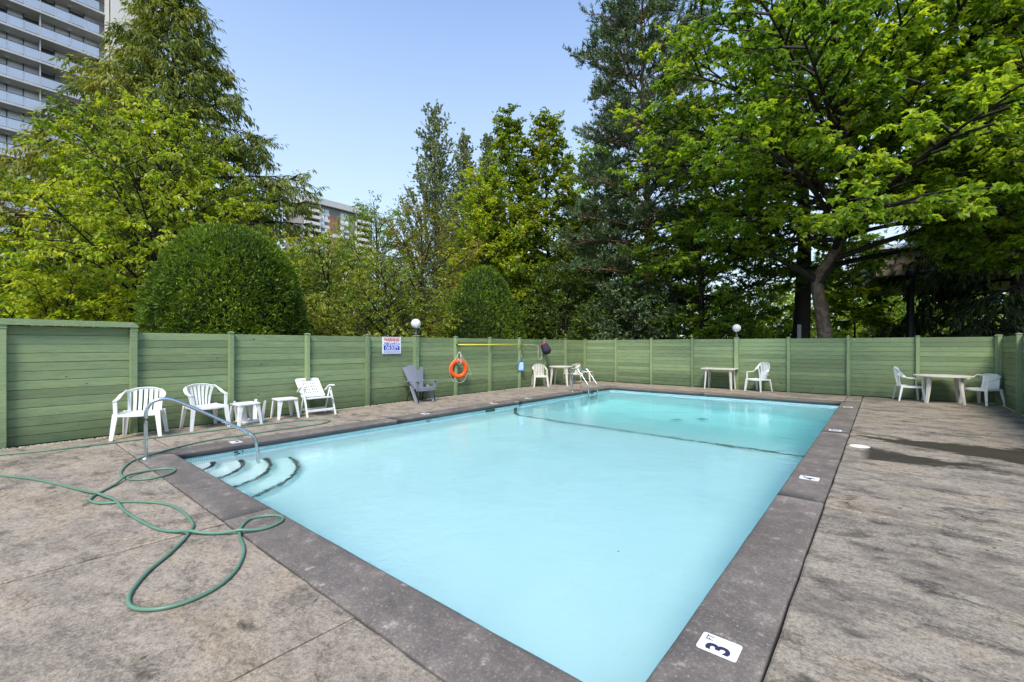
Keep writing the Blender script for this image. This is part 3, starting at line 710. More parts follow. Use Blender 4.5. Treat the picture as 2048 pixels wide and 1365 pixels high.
# ------------------------------------------------------------------ resin furniture (local +y is the front)
def taper_leg(top, bot, w0, w1, t0=.03, t1=.022, up=(0, 1, 0)):
    # channel-section leg: an L of two thin flanges, as moulded chairs have
    m = MB(); path = [Vector(top), Vector(top) * .5 + Vector(bot) * .5, Vector(bot)]
    sect = [(-.5, -.5), (.5, -.5), (.5, -.32), (-.30, -.32), (-.30, .5), (-.5, .5)]
    sc_ = [(w0, t0 * 1.6), ((w0 + w1) / 2, t0 * 1.4), (w1, t1 * 1.4)]
    m.sweep(path, sect, up=up, scales=sc_, smooth=False); return m
def rsq(hx, hy, r, n=4):
    out = []
    for cx, cy, a0 in ((hx - r, hy - r, 0), (-hx + r, hy - r, 90), (-hx + r, -hy + r, 180), (hx - r, -hy + r, 270)):
        for k in range(n + 1): a = R(a0 + 90 * k / n); out.append((cx + r * math.cos(a), cy + r * math.sin(a)))
    return out
def shell_top(poly, z, th, lip=.0):
    # slab with softened top edge
    m = MB(); n = len(poly); rings = []
    for s_, zz in ((.985, z - th), (1, z - th * .55), (1, z - .006), (.975, z), (.90, z)): rings.append([(x * s_, y * s_, zz) for x, y in poly])
    vs = [p for r_ in rings for p in r_]; fs = []
    for k in range(len(rings) - 1):
        for i in range(n): j = (i + 1) % n; fs.append((k * n + i, k * n + j, (k + 1) * n + j, (k + 1) * n + i))
    fs += [tuple(range(n - 1, -1, -1)), tuple((len(rings) - 1) * n + i for i in range(n))]
    m.add(vs, fs); return m
def resin_chair(name, loc, ang, label, style='slat', mat='plastic', w=.27, sh=.415, bh=.80, arm=.62, group='moulded resin armchairs round the pool'):
    mt = M[mat]; t = empty(name, loc, R(ang - 90), label, 'chair', group)
    sd_ = .235
    # seat: trapezoid, slightly dished
    m = MB(); nx_, ny_ = 9, 9; vs = []
    for j in range(ny_):
        for i in range(nx_):
            u = i / (nx_ - 1) * 2 - 1; v = j / (ny_ - 1) * 2 - 1
            hw = w * .96 * (1 - .06 * (1 - v)); x = u * hw; y = v * sd_ + (.02 * (1 - u * u) if v > .9 else 0)
            z = sh - .022 * (1 - u * u) * (1 - v * v * .6) - (.02 * max(0, v - .6) / .4 if v > .6 else 0) + .0
            vs.append((x, y, z))
    top = len(vs); vs += [(x, y, z - .022) for x, y, z in vs]
    idx = lambda i, j, k=0: j * nx_ + i + k * top; fs = []
    for j in range(ny_ - 1):
        for i in range(nx_ - 1):
            fs += [(idx(i, j), idx(i + 1, j), idx(i + 1, j + 1), idx(i, j + 1)), (idx(i, j, 1), idx(i, j + 1, 1), idx(i + 1, j + 1, 1), idx(i + 1, j, 1))]
    for i in range(nx_ - 1): fs += [(idx(i, 0, 1), idx(i + 1, 0, 1), idx(i + 1, 0), idx(i, 0)), (idx(i, ny_ - 1), idx(i + 1, ny_ - 1), idx(i + 1, ny_ - 1, 1), idx(i, ny_ - 1, 1))]
    for j in range(ny_ - 1): fs += [(idx(0, j), idx(0, j + 1), idx(0, j + 1, 1), idx(0, j, 1)), (idx(nx_ - 1, j, 1), idx(nx_ - 1, j + 1, 1), idx(nx_ - 1, j + 1), idx(nx_ - 1, j))]
    m.add(vs, fs); m.band([(-w * .95, sd_ - .01, sh - .028), (0, sd_ + .012, sh - .034), (w * .95, sd_ - .01, sh - .028)], .012, .045)
    for sx in (-1, 1): m.band([(sx * w * .95, sd_ - .01, sh - .02), (sx * w * .92, 0, sh - .02), (sx * w * .88, -sd_ + .01, sh - .02)], .012, .05)
    m.build('seat', mt, t)
    # legs
    for sx in (-1, 1):
        taper_leg((sx * w * .97, sd_ - .02, sh), (sx * (w + .035), sd_ + .025, 0), .074 * -sx, .050 * -sx, up=(0, -1, 0)).build('leg', mt, t)
        taper_leg((sx * w * .88, -sd_ + .02, sh), (sx * (w + .01), -sd_ - .055, 0), .078 * -sx, .048 * -sx, up=(0, 1, 0)).build('leg', mt, t)
        m = MB(); m.band([(sx * w * .97, sd_ - .02, sh - .03), (sx * w * 1.0, sd_ - .03, arm - .05), (sx * w * 1.02, sd_ - .035, arm)], .055, .018, up=(0, 1, 0)); m.build('arm_support', mt, t)
    # rim that sweeps from the arms round the back
    tall = style in ('tallfan', 'lattice'); yb = -sd_ - (.075 if not tall else .10)
    if tall: half = [(w * 1.02, sd_ - .015, arm), (w * 1.04, .10, arm + .008), (w * 1.02, -.03, arm + .012), (w * .97, -.12, arm + .035), (w * .90, -.20, arm + .10), (w * .80, -.26, arm + .17), (w * .62, yb + .03, bh - .035), (w * .33, yb + .006, bh - .006)]
    else: half = [(w * 1.02, sd_ - .015, arm), (w * 1.05, .12, arm + .008), (w * 1.06, .0, arm + .03), (w * 1.03, -.10, arm + .075), (w * .93, -.20, arm + .125), (w * .75, -.265, bh - .035), (w * .40, yb + .012, bh - .006)]
    path = half + [(0, yb, bh)] + [(-x, y, z) for x, y, z in reversed(half)]
    sp = spline(path, 4); N = len(sp); ups = []
    for p in sp:
        k = min(1, max(0, (-p.y - .05) / .16)); ups.append(Vector((p.x * .3 * k, (-p.y) * .9 * k - .0, (1 - k) * 1 + .22 * k)) + Vector((0, -.6 * k, 0)))
    m = MB(); m.band(sp, .058, .015, up=[Vector(u).normalized() for u in ups]); m.build('back_rim', mt, t)
    # back infill follows a curved surface from the seat rear edge to the rim
    def rim_at(u):   # u -1..1 across the back
        a = abs(u); pts = sorted([(abs(p.x), p.y, p.z) for p in sp if p.y < -.12])
        xs_ = [q[0] for q in pts]; x = a * w * .86; return (math.copysign(x, u), float(np.interp(x, xs_, [q[1] for q in pts])), float(np.interp(x, xs_, [q[2] for q in pts])) - .012)
    def low_at(u, k): return (u * w * k, -sd_ + .012 + .0 * u, sh - .01)
    if style in ('slat', 'fan', 'tallfan'):
        nS = 7; k0 = {'slat': .80, 'fan': .56, 'tallfan': .48}[style]
        for i in range(nS):
            u = (i - (nS - 1) / 2) / ((nS - 1) / 2) * .93
            a, b = Vector(low_at(u, k0)), Vector(rim_at(u * .98)); mid = (a + b) / 2 + Vector((0, -.012, 0)); 
            if style != 'slat': mid.x = a.x * .62 + b.x * .38
            wa = w * k0 * 2 / nS * .70; wb = w * .86 * 2 / nS * .72
            q = spline([a, mid, b], 3); m = MB(); m.band(q, 1, .010, up=(0, -1, .15), scales=[(wa + (wb - wa) * j / (len(q) - 1), 1) for j in range(len(q))], bev=.0); m.build('back_slat', mt, t)
        if style == 'tallfan':
            m = MB(); m.band([(-w * .70, -sd_ - .035, sh + .14), (0, -sd_ - .045, sh + .15), (w * .70, -sd_ - .035, sh + .14)], .012, .03); m.build('back_crossbar', mt, t)
    elif style == 'solid':
        m = MB(); nu, nv = 9, 6; vs = []
        for k in (0, -.012):
            for j in range(nv):
                for i in range(nu):
                    u = (i / (nu - 1) * 2 - 1) * .80; a, b = Vector(low_at(u, .92)), Vector(rim_at(u)); tt = j / (nv - 1); p = a.lerp(b, tt); p.y -= .02 * math.sin(tt * 3.14); vs.append((p.x, p.y + k, p.z))
        o_ = nu * nv; fs = []
        for j in range(nv - 1):
            for i in range(nu - 1):
                q = j * nu + i; fs += [(q, q + 1, q + nu + 1, q + nu), (o_ + q, o_ + q + nu, o_ + q + nu + 1, o_ + q + 1)]
            for i in (0, nu - 1): q = j * nu + i; fs.append((q, q + nu, o_ + q + nu, o_ + q))
        m.add(vs, fs, True); m.build('backrest', mt, t)
    elif style == 'lattice':
        m = MB()
        def P_(u, v): a, b = Vector(low_at(u, .72)), Vector(rim_at(u * .98)); p = a.lerp(b, v); p.y -= .015 * math.sin(v * 3.14); return p
        for i in range(-9, 10):
            for sgn in (-1, 1):
                q = []
                for v in np.linspace(0, 1, 7):
                    u = i * .21 + sgn * (v - .5) * 1.15
                    if -.93 <= u <= .93: q.append(P_(u, v))
                if len(q) > 1: m.band(q, .011, .008, up=(0, -1, 0), bev=0)
        m.band([P_(-.93, v) for v in np.linspace(0, 1, 6)], .022, .012, up=(0, -1, 0)); m.band([P_(.93, v) for v in np.linspace(0, 1, 6)], .022, .012, up=(0, -1, 0))
        m.build('woven_lattice_back', mt, t)
    return t
resin_chair('resin_armchair', (-9.70, 1.76, 0), -24, 'white low backed resin armchair with straight slats, behind the handrail', 'slat', sh=.42, bh=.79, w=.285, arm=.63)
resin_chair('resin_armchair', (-9.80, 2.72, 0), 4, 'white resin armchair with flared back slats, right of the straight slatted one', 'fan', bh=.79, w=.275, arm=.63)
resin_chair('resin_armchair', (-9.83, 13.42, 0), -42, 'off white slatted resin chair under the skimmer net, left of the small table', 'slat', 'plastic_old', w=.235, bh=.82, arm=.63)
resin_chair('resin_armchair', (-9.55, 15.22, 0), -118, 'off white resin chair tucked behind the small table in the fence corner', 'solid', 'plastic_old', w=.26, bh=.80, arm=.62)
resin_chair('resin_armchair', (-3.20, 16.84, 0), -117, 'white high backed fan shaped resin chair alone beside the rectangular table', 'tallfan', w=.265, bh=.95, arm=.64)
resin_chair('resin_armchair', (.60, 16.70, 0), 12, 'white resin chair with lattice back, left of the oval table', 'lattice', w=.26, bh=.93, arm=.62)
resin_chair('resin_armchair', (2.02, 16.80, 0), -134, 'white resin chair with low solid back, right of the oval table', 'solid', w=.275, bh=.78, arm=.63)

def stool(loc, rz, label, flip=False, mat='plastic', hw=.21, h=.42, group='small white resin side tables'):
    t = empty('resin_side_table', loc, rz, label, 'side table', group)
    sgn = -1 if flip else 1; off = h if flip else 0
    f = lambda z: off + sgn * z
    m = shell_top(rsq(hw, hw, .05), h, .032); m.v = [(x, y, f(z)) for x, y, z in m.v]
    if flip: m.f = [tuple(reversed(q)) for q in m.f]
    m.build('table_top', M[mat], t)
    for sx in (-1, 1):
        for sy in (-1, 1):
            m = MB(); P0 = Vector((sx * (hw - .022), sy * (hw - .022), h - .02)); P1 = Vector((sx * (hw + .012), sy * (hw + .012), 0))
            sect = [(-.5, -.5), (.5, -.5), (.5, -.32), (-.32, -.32), (-.32, .5), (-.5, .5)]
            # L-section, corner outwards
            vs = []; n = 3
            for k in range(n + 1):
                p = P0.lerp(P1, k / n); ww = [.085, .062, .052, .040][k]; th = .010
                for a, b in ((0, 0), (-ww, 0), (-ww, -th), (-th, -th), (-th, -ww), (0, -ww)): vs.append((p.x + sx * a, p.y + sy * b, f(p.z)))
            fs = [(k * 6 + i, k * 6 + (i + 1) % 6, (k + 1) * 6 + (i + 1) % 6, (k + 1) * 6 + i) for k in range(n) for i in range(6)]
            fs += [tuple(range(6)), tuple(n * 6 + i for i in range(5, -1, -1))]; m.add(vs, fs); m.build('leg', M[mat], t)
    return t
stool((-9.60, 3.34, 0), R(4), 'white resin side table standing upright in front of the upturned one')
stool((-9.88, 3.52, 0), R(3), 'upturned white resin side table with its legs in the air by the fence', flip=True)
stool((-9.80, 4.18, 0), R(-3), 'white resin side table between the upturned one and the reclining chair')
stool((-9.72, 16.72, 0), R(10), 'off white resin side table in the far fence corner behind the ladder', mat='plastic_old')

def table(name, loc, rz, poly, h, legs, label, mat='plastic_old', edge=.04):
    t = empty(name, loc, rz, label, 'table', 'cream resin tables')
    shell_top(poly, h, edge).build('table_top', M[mat], t)
    for sx, sy, dx, dy in legs:
        m = MB(); a = math.atan2(sy, sx)
        q = spline([(sx, sy, h - .03), (sx + dx * .25, sy + dy * .25, h * .55), (sx + dx, sy + dy, 0)], 3)
        m.sweep(q, [(-.5, -.5), (.5, -.5), (.5, .5), (-.5, .5)], up=(math.cos(a), math.sin(a), 0), scales=[(.105 - .05 * i / (len(q) - 1), .055 - .02 * i / (len(q) - 1)) for i in range(len(q))], smooth=False); m.build('leg', M[mat], t)
ell = lambda a, b, n=36: [(a * math.cos(2 * math.pi * i / n), b * math.sin(2 * math.pi * i / n)) for i in range(n)]
table('oval_table', (1.27, 16.62, 0), R(3), ell(.60, .56), .74, [(sx * .30, sy * .30, sx * .06, sy * .07) for sx in (-1, 1) for sy in (-1, 1)], 'cream oval resin table between two white chairs at the right')
table('rectangular_table', (-4.42, 16.84, 0), R(0), rsq(.56, .33, .04), .735, [(sx * .41, sy * .23, sx * .03, sy * .04) for sx in (-1, 1) for sy in (-1, 1)], 'cream rectangular resin table under the globe lamp at the far fence')
table('round_table', (-9.58, 14.46, 0), R(20), ell(.46, .46), .74, [(sx * .28, sy * .28, sx * .05, sy * .05) for sx in (-1, 1) for sy in (-1, 1)], 'off white round resin table beside the slatted chair near the ladder')

# reclining folding chair (front +y)
t = empty('folding_recliner', (-9.62, 4.80, 0), R(-90 - 2), 'white folding resin recliner with slotted back leaning towards the fence', 'recliner'); mt = M['plastic']
hw = .27
for sx in (-1, 1):
    MB().band([(sx * .305, -.04, .60), (sx * .305, .10, .30), (sx * .31, .20, .03), (sx * .31, .23, .0)], .045, .028, up=(1, 0, 0)).build('front_leg', mt, t)
    MB().band([(sx * .275, .02, .60), (sx * .275, -.12, .30), (sx * .275, -.24, 0)], .04, .022, up=(1, 0, 0)).build('rear_leg', mt, t)
    MB().band(spline([(sx * .315, .12, .64), (sx * .32, .06, .655), (sx * .32, -.08, .64), (sx * .315, -.20, .57), (sx * .31, -.27, .52)], 4), .055, .026).build('arm_rest', mt, t)
MB().band([(-.31, .17, .13), (0, .17, .13), (.31, .17, .13)], .03, .05).build('cross_bar', mt, t)
MB().band([(-.27, -.19, .13), (0, -.19, .13), (.27, -.19, .13)], .025, .03).build('cross_bar', mt, t)
shell_top(rsq(.265, .21, .05), .0, .03).build('seat', mt, t, (0, .0, .40), rot=(R(5), 0, 0))
# back: frame with real slots, in a local panel plane
bp = empty('backrest', (0, -.19, .40)); bp.parent = t; bp.rotation_euler = (R(44), 0, 0)   # panel local: x across, z up
bw, bh_ = .25, .52
m = MB()
def panel_box(x0, x1, z0, z1): m.box(((x0 + x1) / 2, 0, (z0 + z1) / 2), (x1 - x0, .016, z1 - z0))
cols_ = []
for c0 in (-.135, .025):
    for k in range(3): cols_.append((c0 + k * .042, c0 + k * .042 + .022))
rows_ = [(.09 + k * .085, .09 + k * .085 + .055) for k in range(5)]
zz = 0.0
for (a, b) in rows_:
    panel_box(-bw, bw, zz, a); x = -bw
    for (c, d) in cols_: panel_box(x, c, a, b); x = d
    panel_box(x, bw, a, b); zz = b
panel_box(-bw, bw, zz, bh_ - .05)
m.prism([(-bw, 0), (bw, 0), (bw - .05, .05), (-bw + .05, .05)], 0, .016)
for i in range(len(m.v) - 8, len(m.v)): x, y, z = m.v[i]; m.v[i] = (x, z - .008, y + bh_ - .05)
m.build('slotted_panel', mt, bp)
MB().band(spline([(-bw, .0, 0), (-bw, 0, .3), (-bw, 0, bh_ - .06), (-bw + .05, 0, bh_), (bw - .05, 0, bh_), (bw, 0, bh_ - .06), (bw, 0, .3), (bw, 0, 0)], 4), .025, .032, up=(0, 1, 0)).build('panel_rim', mt, bp)

# adirondack chair
t = empty('adirondack_chair', (-9.80, 7.80, 0), R(-90 - 4), 'slate grey adirondack chair with fanned back under the globe lamp', 'chair'); mt = M['plastic_grey']
for i in range(5):
    u = (i - 2) / 2; top = 1.0 - .06 * u * u; m = MB()
    q = [Vector((u * .15, -.13, .30)), Vector((u * .21, -.24, .62)), Vector((u * .28, -.36, top))]
    m.band(q, 1, .018, up=(0, -1, .3), scales=[(.072, 1), (.100, 1), (.140, 1)], bev=0); m.build('back_slat', mt, t)
MB().band([(-.28, -.24, .56), (0, -.255, .56), (.28, -.24, .56)], .05, .03).build('back_brace', mt, t)
for i in range(5):
    y = -.14 + i * .098; MB().box((0, y, .31 + .022 * i), (.50, .088, .018), rot=(R(12), 0, 0), bev=.004).build('seat_slat', mt, t)
MB().band([(-.25, .30, .36), (0, .31, .36), (.25, .30, .36)], .02, .10).build('seat_apron', mt, t)
for sx in (-1, 1):
    MB().band([(sx * .29, .33, .585), (sx * .30, .0, .57), (sx * .29, -.32, .545)], .11, .022).build('arm_rest', mt, t)
    MB().band([(sx * .28, .29, .58), (sx * .275, .285, .40), (sx * .27, .28, .32)], .10, .022, up=(0, 1, 0)).build('arm_support', mt, t)
    MB().band([(sx * .27, -.05, .44), (sx * .275, .08, .24), (sx * .28, .24, .0)], .09, .022, up=(0, 1, 0)).build('side_leg', mt, t)
    MB().tube([(sx * .25, .27, .34), (sx * .265, .31, .0)], .013, 8).build('front_leg', M['black'], t)
    MB().tube([(sx * .24, -.16, .32), (sx * .26, -.28, .0)], .013, 8).build('rear_leg', M['black'], t)
# ------------------------------------------------------------------ buildings
M['concrete'] = simple('pale_concrete', (.52, .50, .47), .85, .2, var=.12, scale=.6)
M['slab'] = simple('balcony_concrete', (.52, .50, .485), .85, .2, var=.15, scale=.8)
M['stucco'] = simple('cream_stucco', (.66, .62, .56), .85, .2, var=.06, scale=.3)
M['mullion'] = simple('dark_bronze_frame', (.05, .045, .045), .5, .4)
M['blind'] = simple('white_blinds', (.62, .63, .64), .7, .3, var=.08, scale=2)
M['brick'] = simple('brown_brick', (.30, .15, .10), .9, .2, var=.2, scale=.8)
def glassy(name, col, alpha_mix):
    b = NB(name); g = b.n('ShaderNodeBsdfGlossy'); g.inputs['Roughness'].default_value = .05; g.inputs['Color'].default_value = (.8, .85, .95, 1)
    d = b.n('ShaderNodeBsdfDiffuse'); d.inputs[0].default_value = (*col, 1); tr = b.n('ShaderNodeBsdfTransparent'); tr.inputs[0].default_value = (.75, .82, .88, 1)
    m1 = b.n('ShaderNodeMixShader'); m1.inputs[0].default_value = alpha_mix; b.l(d.outputs[0], m1.inputs[1]); b.l(tr.outputs[0], m1.inputs[2])
    fr = b.n('ShaderNodeFresnel'); fr.inputs[0].default_value = 1.5; m2 = b.n('ShaderNodeMixShader'); b.l(b.math('ADD', fr.outputs[0], .12), m2.inputs[0]); b.l(m1.outputs[0], m2.inputs[1]); b.l(g.outputs[0], m2.inputs[2])
    b.l(m2.outputs[0], b.out.inputs[0]); return b.m
M['railglass'] = glassy('balcony_glass', (.66, .69, .74), .5)
b = NB('window_pane'); b.pr((.1, .1, .12), .08, .8)
oi = b.n('ShaderNodeObjectInfo')
b.base(b.ramp(oi.outputs['Random'], [(.0, (.04, .045, .055)), (.22, (.08, .09, .10)), (.28, (.62, .64, .68)), (.75, (.80, .81, .83)), (1, (.66, .68, .74))])); M['pane'] = b.m

tw = empty('apartment_tower', (-68.7, 1.35, 0), 0, 'tall white apartment tower with rows of glass balconies behind the big conifer', 'building')
FH = 2.66; ya, yb_ = -6.5, 8.0       # local y extents
# back wall, white end pier and blank wall
MB().box((-8.6, 0.7, 27), (14, 15.5, 54)).build('core_wall', M['concrete'], tw)
MB().box((-.9, 9.55, 28), (2.6, 2.4, 56)).build('blank_wall', M['stucco'], tw)
MB().box((-.10, 8.05, 28), (.45, .35, 56)).build('end_pier', M['stucco'], tw)
MB().box((-.25, -.95, 28), (.35, .35, 56)).build('column', M['stucco'], tw)
slab_me = MB().box((0, 0, 0), (1.7, yb_ - ya, .22), bev=.02).mesh('balcony_slab'); slab_me.materials.append(M['slab'])
gl_me = MB().box((0, 0, 0), (.02, 1.08, .92)).mesh('glass_panel'); gl_me.materials.append(M['railglass'])
ra_me = MB().box((0, 0, 0), (.06, yb_ - ya, .05)).mesh('hand_rail'); ra_me.materials.append(M['mullion'])
po_me = MB().box((0, 0, 0), (.05, .05, 1.05)).mesh('railing_post'); po_me.materials.append(M['concrete'])
wi_me = MB().box((0, 0, 0), (.04, 1.08, 2.12)).mesh('window_pane'); wi_me.materials.append(M['pane'])
fr_me = MB().box((0, 0, 0), (.10, .07, 2.42)).mesh('window_frame'); fr_me.materials.append(M['mullion'])
dv_me = MB().box((0, 0, 0), (1.3, .10, 2.42)).mesh('party_wall'); dv_me.materials.append(M['slab'])
for k in range(3, 19):
    z = 21.0 + (k - 7) * FH
    place('balcony_slab', slab_me, tw, (-.75, (ya + yb_) / 2, z))
    place('hand_rail', ra_me, tw, (.04, (ya + yb_) / 2, z + 1.17))
    n = int((yb_ - ya) / 1.16)
    for i in range(n):
        y = ya + (i + .5) * 1.16
        if k >= 6 or i > 3:
            place('glass_panel', gl_me, tw, (.04, y, z + .66)); place('window_pane', wi_me, tw, (-1.52, y, z + 1.22))
        place('railing_post', po_me, tw, (.04, y - .58, z + .62)); place('window_frame', fr_me, tw, (-1.5, y - .58, z + 1.33))
    for y in (ya + 4.64, ya + 9.28): place('party_wall', dv_me, tw, (-.85, y, z + 1.33))
    for y in (ya + 2.3, ya + 7.0, ya + 11.6):
        if k >= 6: place('balcony_soffit_lamp', MB().box((0, 0, 0), (.3, .3, .03)).mesh('lamp') if 'sl' not in globals() else sl, tw, (-1, y, z - .135)).data.materials or None
    # sparse balcony clutter seen through the glass

ap = empty('brick_apartment_block', (-186.5, 88, 0), 0, 'distant brown brick and concrete apartment block between the conifer and the poplars', 'building')
TH = 64.8; MB().box((-10, 16, TH / 2 - 1.4), (19, 32, TH - 2.8)).build('wall', simple('weathered_concrete', (.27, .25, .235), .85, .2), ap); MB().box((-.42, 12.7, TH / 2 - 3), (.3, 5.6, TH - 6)).build('brick_panel', M['brick'], ap)
MB().box((-9.5, 16, TH - 1.2), (21.5, 33.5, 2.6)).build('roof_parapet', M['slab'], ap); MB().box((-12, 11, TH + 1.0), (8, 12, 2.0)).build('penthouse', M['slab'], ap)
MB().box((-.2, 6.2, TH / 2 - 1), (.9, .5, TH - 3)).build('pilaster', M['stucco'], ap); MB().box((-.2, 23.4, TH / 2 - 1), (.9, .5, TH - 3)).build('pilaster', M['stucco'], ap)
bal = MB().box((0, 0, 0), (1.6, 6.6, 1.25), bev=.03).mesh('balcony_front'); bal.materials.append(M['stucco'])
dk = MB().box((0, 0, 0), (.1, 6.2, 1.5)).mesh('balcony_recess'); dk.materials.append(M['mullion'])
wb = MB().box((0, 0, 0), (.3, 4.1, 1.3)).mesh('spandrel'); wb.materials.append(M['stucco'])
wn = MB().box((0, 0, 0), (.12, 1.75, 1.4)).mesh('window'); wn.materials.append(M['pane'])
for k in range(12):
    z = TH - 4.6 - k * 2.75
    place('balcony_front', bal, ap, (.5, 2.6, z - 1.2)); place('balcony_recess', dk, ap, (-.46, 2.6, z + .1)); place('spandrel', wb, ap, (-.38, 8.6, z - 1.3))
    for y in (7.4, 9.5): place('window', wn, ap, (-.42, y, z + .05))
    place('spandrel', wb, ap, (-.38, 17.8, z - 1.3)); place('balcony_front', bal, ap, (.5, 27.2, z - 1.2)); place('balcony_recess', dk, ap, (-.46, 27.2, z + .1))
    for y in (16.7, 18.8): place('window', wn, ap, (-.42, y, z + .05))
MB().box((-.3, 14, TH - 14.6), (.5, 9.5, 1.4)).build('band_course', M['stucco'], ap)

# low pavilion behind the maple
M['tan'] = simple('tan_siding', (.50, .41, .35), .85, .2, var=.1, scale=1); M['roofpale'] = simple('pale_metal_roof', (.55, .56, .58), .5, .4, var=.08, scale=1)
pv = empty('pavilion', (7.0, 30.2, 0), R(8), 'low open tan pavilion with a pale metal roof half hidden behind the maple', 'building')
[MB().box((0, 0, 2.45), (.3, .3, 4.9), bev=.02).build('support_post', simple('post_paint', (.34, .33, .30), .7), pv, (x, y, 0)) for x in (-2, 6) for y in (9.5,)]
m = MB(); m.add([(-7.4, -.9, 4.95), (7.4, -.9, 4.95), (7.4, 11, 4.95), (-7.4, 11, 4.95), (-7.4, -.9, 6.2), (7.4, -.9, 6.2), (7.4, 11, 6.2), (-7.4, 11, 6.2)], [(0, 3, 2, 1), (0, 1, 5, 4), (1, 2, 6, 5), (2, 3, 7, 6), (3, 0, 4, 7)]); m.build('fascia', M['tan'], pv)
m = MB(); m.add([(-7.7, -1.2, 6.21), (7.7, -1.2, 6.21), (7.7, 11.3, 6.21), (-7.7, 11.3, 6.21), (-3, 5, 7.9), (3, 5, 7.9)], [(0, 1, 5, 4), (1, 2, 5), (2, 3, 4, 5), (3, 0, 4), (0, 3, 2, 1)]); m.build('roof', M['roofpale'], pv)
gp = empty('grey_house', (-40, -1.0, 0), R(0), 'low grey house glimpsed through leaves above the framed fence panel', 'building')
MB().box((0, 0, 1.9), (6, 9, 3.8)).build('wall', simple('grey_siding', (.30, .30, .33), .8, .2, var=.1), gp)
m = MB(); m.add([(-3.4, -5, 3.8), (3.4, -5, 3.8), (3.4, 5, 3.8), (-3.4, 5, 3.8), (0, -5, 5.6), (0, 5, 5.6)], [(0, 1, 4), (1, 2, 5, 4), (2, 3, 5), (3, 0, 4, 5), (0, 3, 2, 1)]); m.build('roof', simple('slate_roof', (.11, .11, .13), .8, .2), gp)
for y in (-2.5, 0, 2.5): MB().box((3.03, y, 2.1), (.06, 1.2, 1.1)).build('window', M['pane'], gp)
lpst = empty('lamp_post', (1.0, 26.9, 0), 0, 'black lamp post with a short arm behind the far fence', 'lamp post')
MB().lathe([(.16, 0), (.16, .3), (.145, .32), (.14, 4.6), (.17, 4.62), (.19, 4.9), (.16, 4.98), (0, 5.0)], 16).build('pole', M['black'], lpst)
MB().tube([(0, 0, 4.78), (1.4, -.1, 4.86)], .045, 8).build('arm', M['black'], lpst); MB().box((1.6, -.1, 4.84), (.5, .25, .14), bev=.03).build('lamp_head', M['black'], lpst)
M['postwood'] = simple('pale_post', (.40, .40, .34), .8, .2)
MB2 = MB().box((0, 0, 1.2), (.13, .13, 2.4), bev=.01); tag(MB2.build('timber_post', M['postwood'], None, (-2.6, 21.6, 0)), 'pale timber post standing behind the far fence left of the maple trunk', 'post')

# ------------------------------------------------------------------ trees
def unit(a): return a / np.maximum(np.linalg.norm(a, axis=-1, keepdims=True), 1e-9)
def leaf_mesh(name, P, D, U, L, W, tint, mat, fold=.18, lobes=1, curl=0.0):
    """kite leaves: P base, D axis, U rough normal (all Nx3), L length, W width (N)."""
    if lobes > 1:
        S = unit(np.cross(D, U)); aL = []
        for k, (ang, f) in enumerate(((0, 1.0), (.95, .82), (-.95, .82))[:lobes]):
            aL.append((P, unit(D * math.cos(ang) + S * math.sin(ang)), U, L * f, W * .75, tint))
        P, D, U, L, W, tint = [np.concatenate([a[i] for a in aL]) for i in range(6)]
    D = unit(D); S = unit(np.cross(D, U)); N = np.cross(S, D); L = L[:, None]; W = W[:, None]
    v = np.stack([P, P + D * L * .42 + S * W * .5 + N * W * fold, P + D * L - N * L * curl, P + D * L * .42 - S * W * .5 + N * W * fold], 1)
    n = len(P); me = bpy.data.meshes.new(name)
    me.vertices.add(4 * n); me.vertices.foreach_set('co', v.astype(np.float32).ravel())
    me.loops.add(4 * n); me.loops.foreach_set('vertex_index', np.arange(4 * n, dtype=np.int32))
    me.polygons.add(n); me.polygons.foreach_set('loop_start', np.arange(0, 4 * n, 4, dtype=np.int32))
    try: me.polygons.foreach_set('loop_total', np.full(n, 4, np.int32))
    except Exception: pass
    me.update(calc_edges=True)
    at = me.attributes.new('tint', 'FLOAT', 'FACE'); at.data.foreach_set('value', np.clip(tint, 0, 1).astype(np.float32))
    me.materials.append(mat); return me
def bz(p, q, r_, n):   # quadratic curve
    t = np.linspace(0, 1, n)[:, None]; return (1 - t) ** 2 * p + 2 * t * (1 - t) * q + t * t * r_
TRI = 0
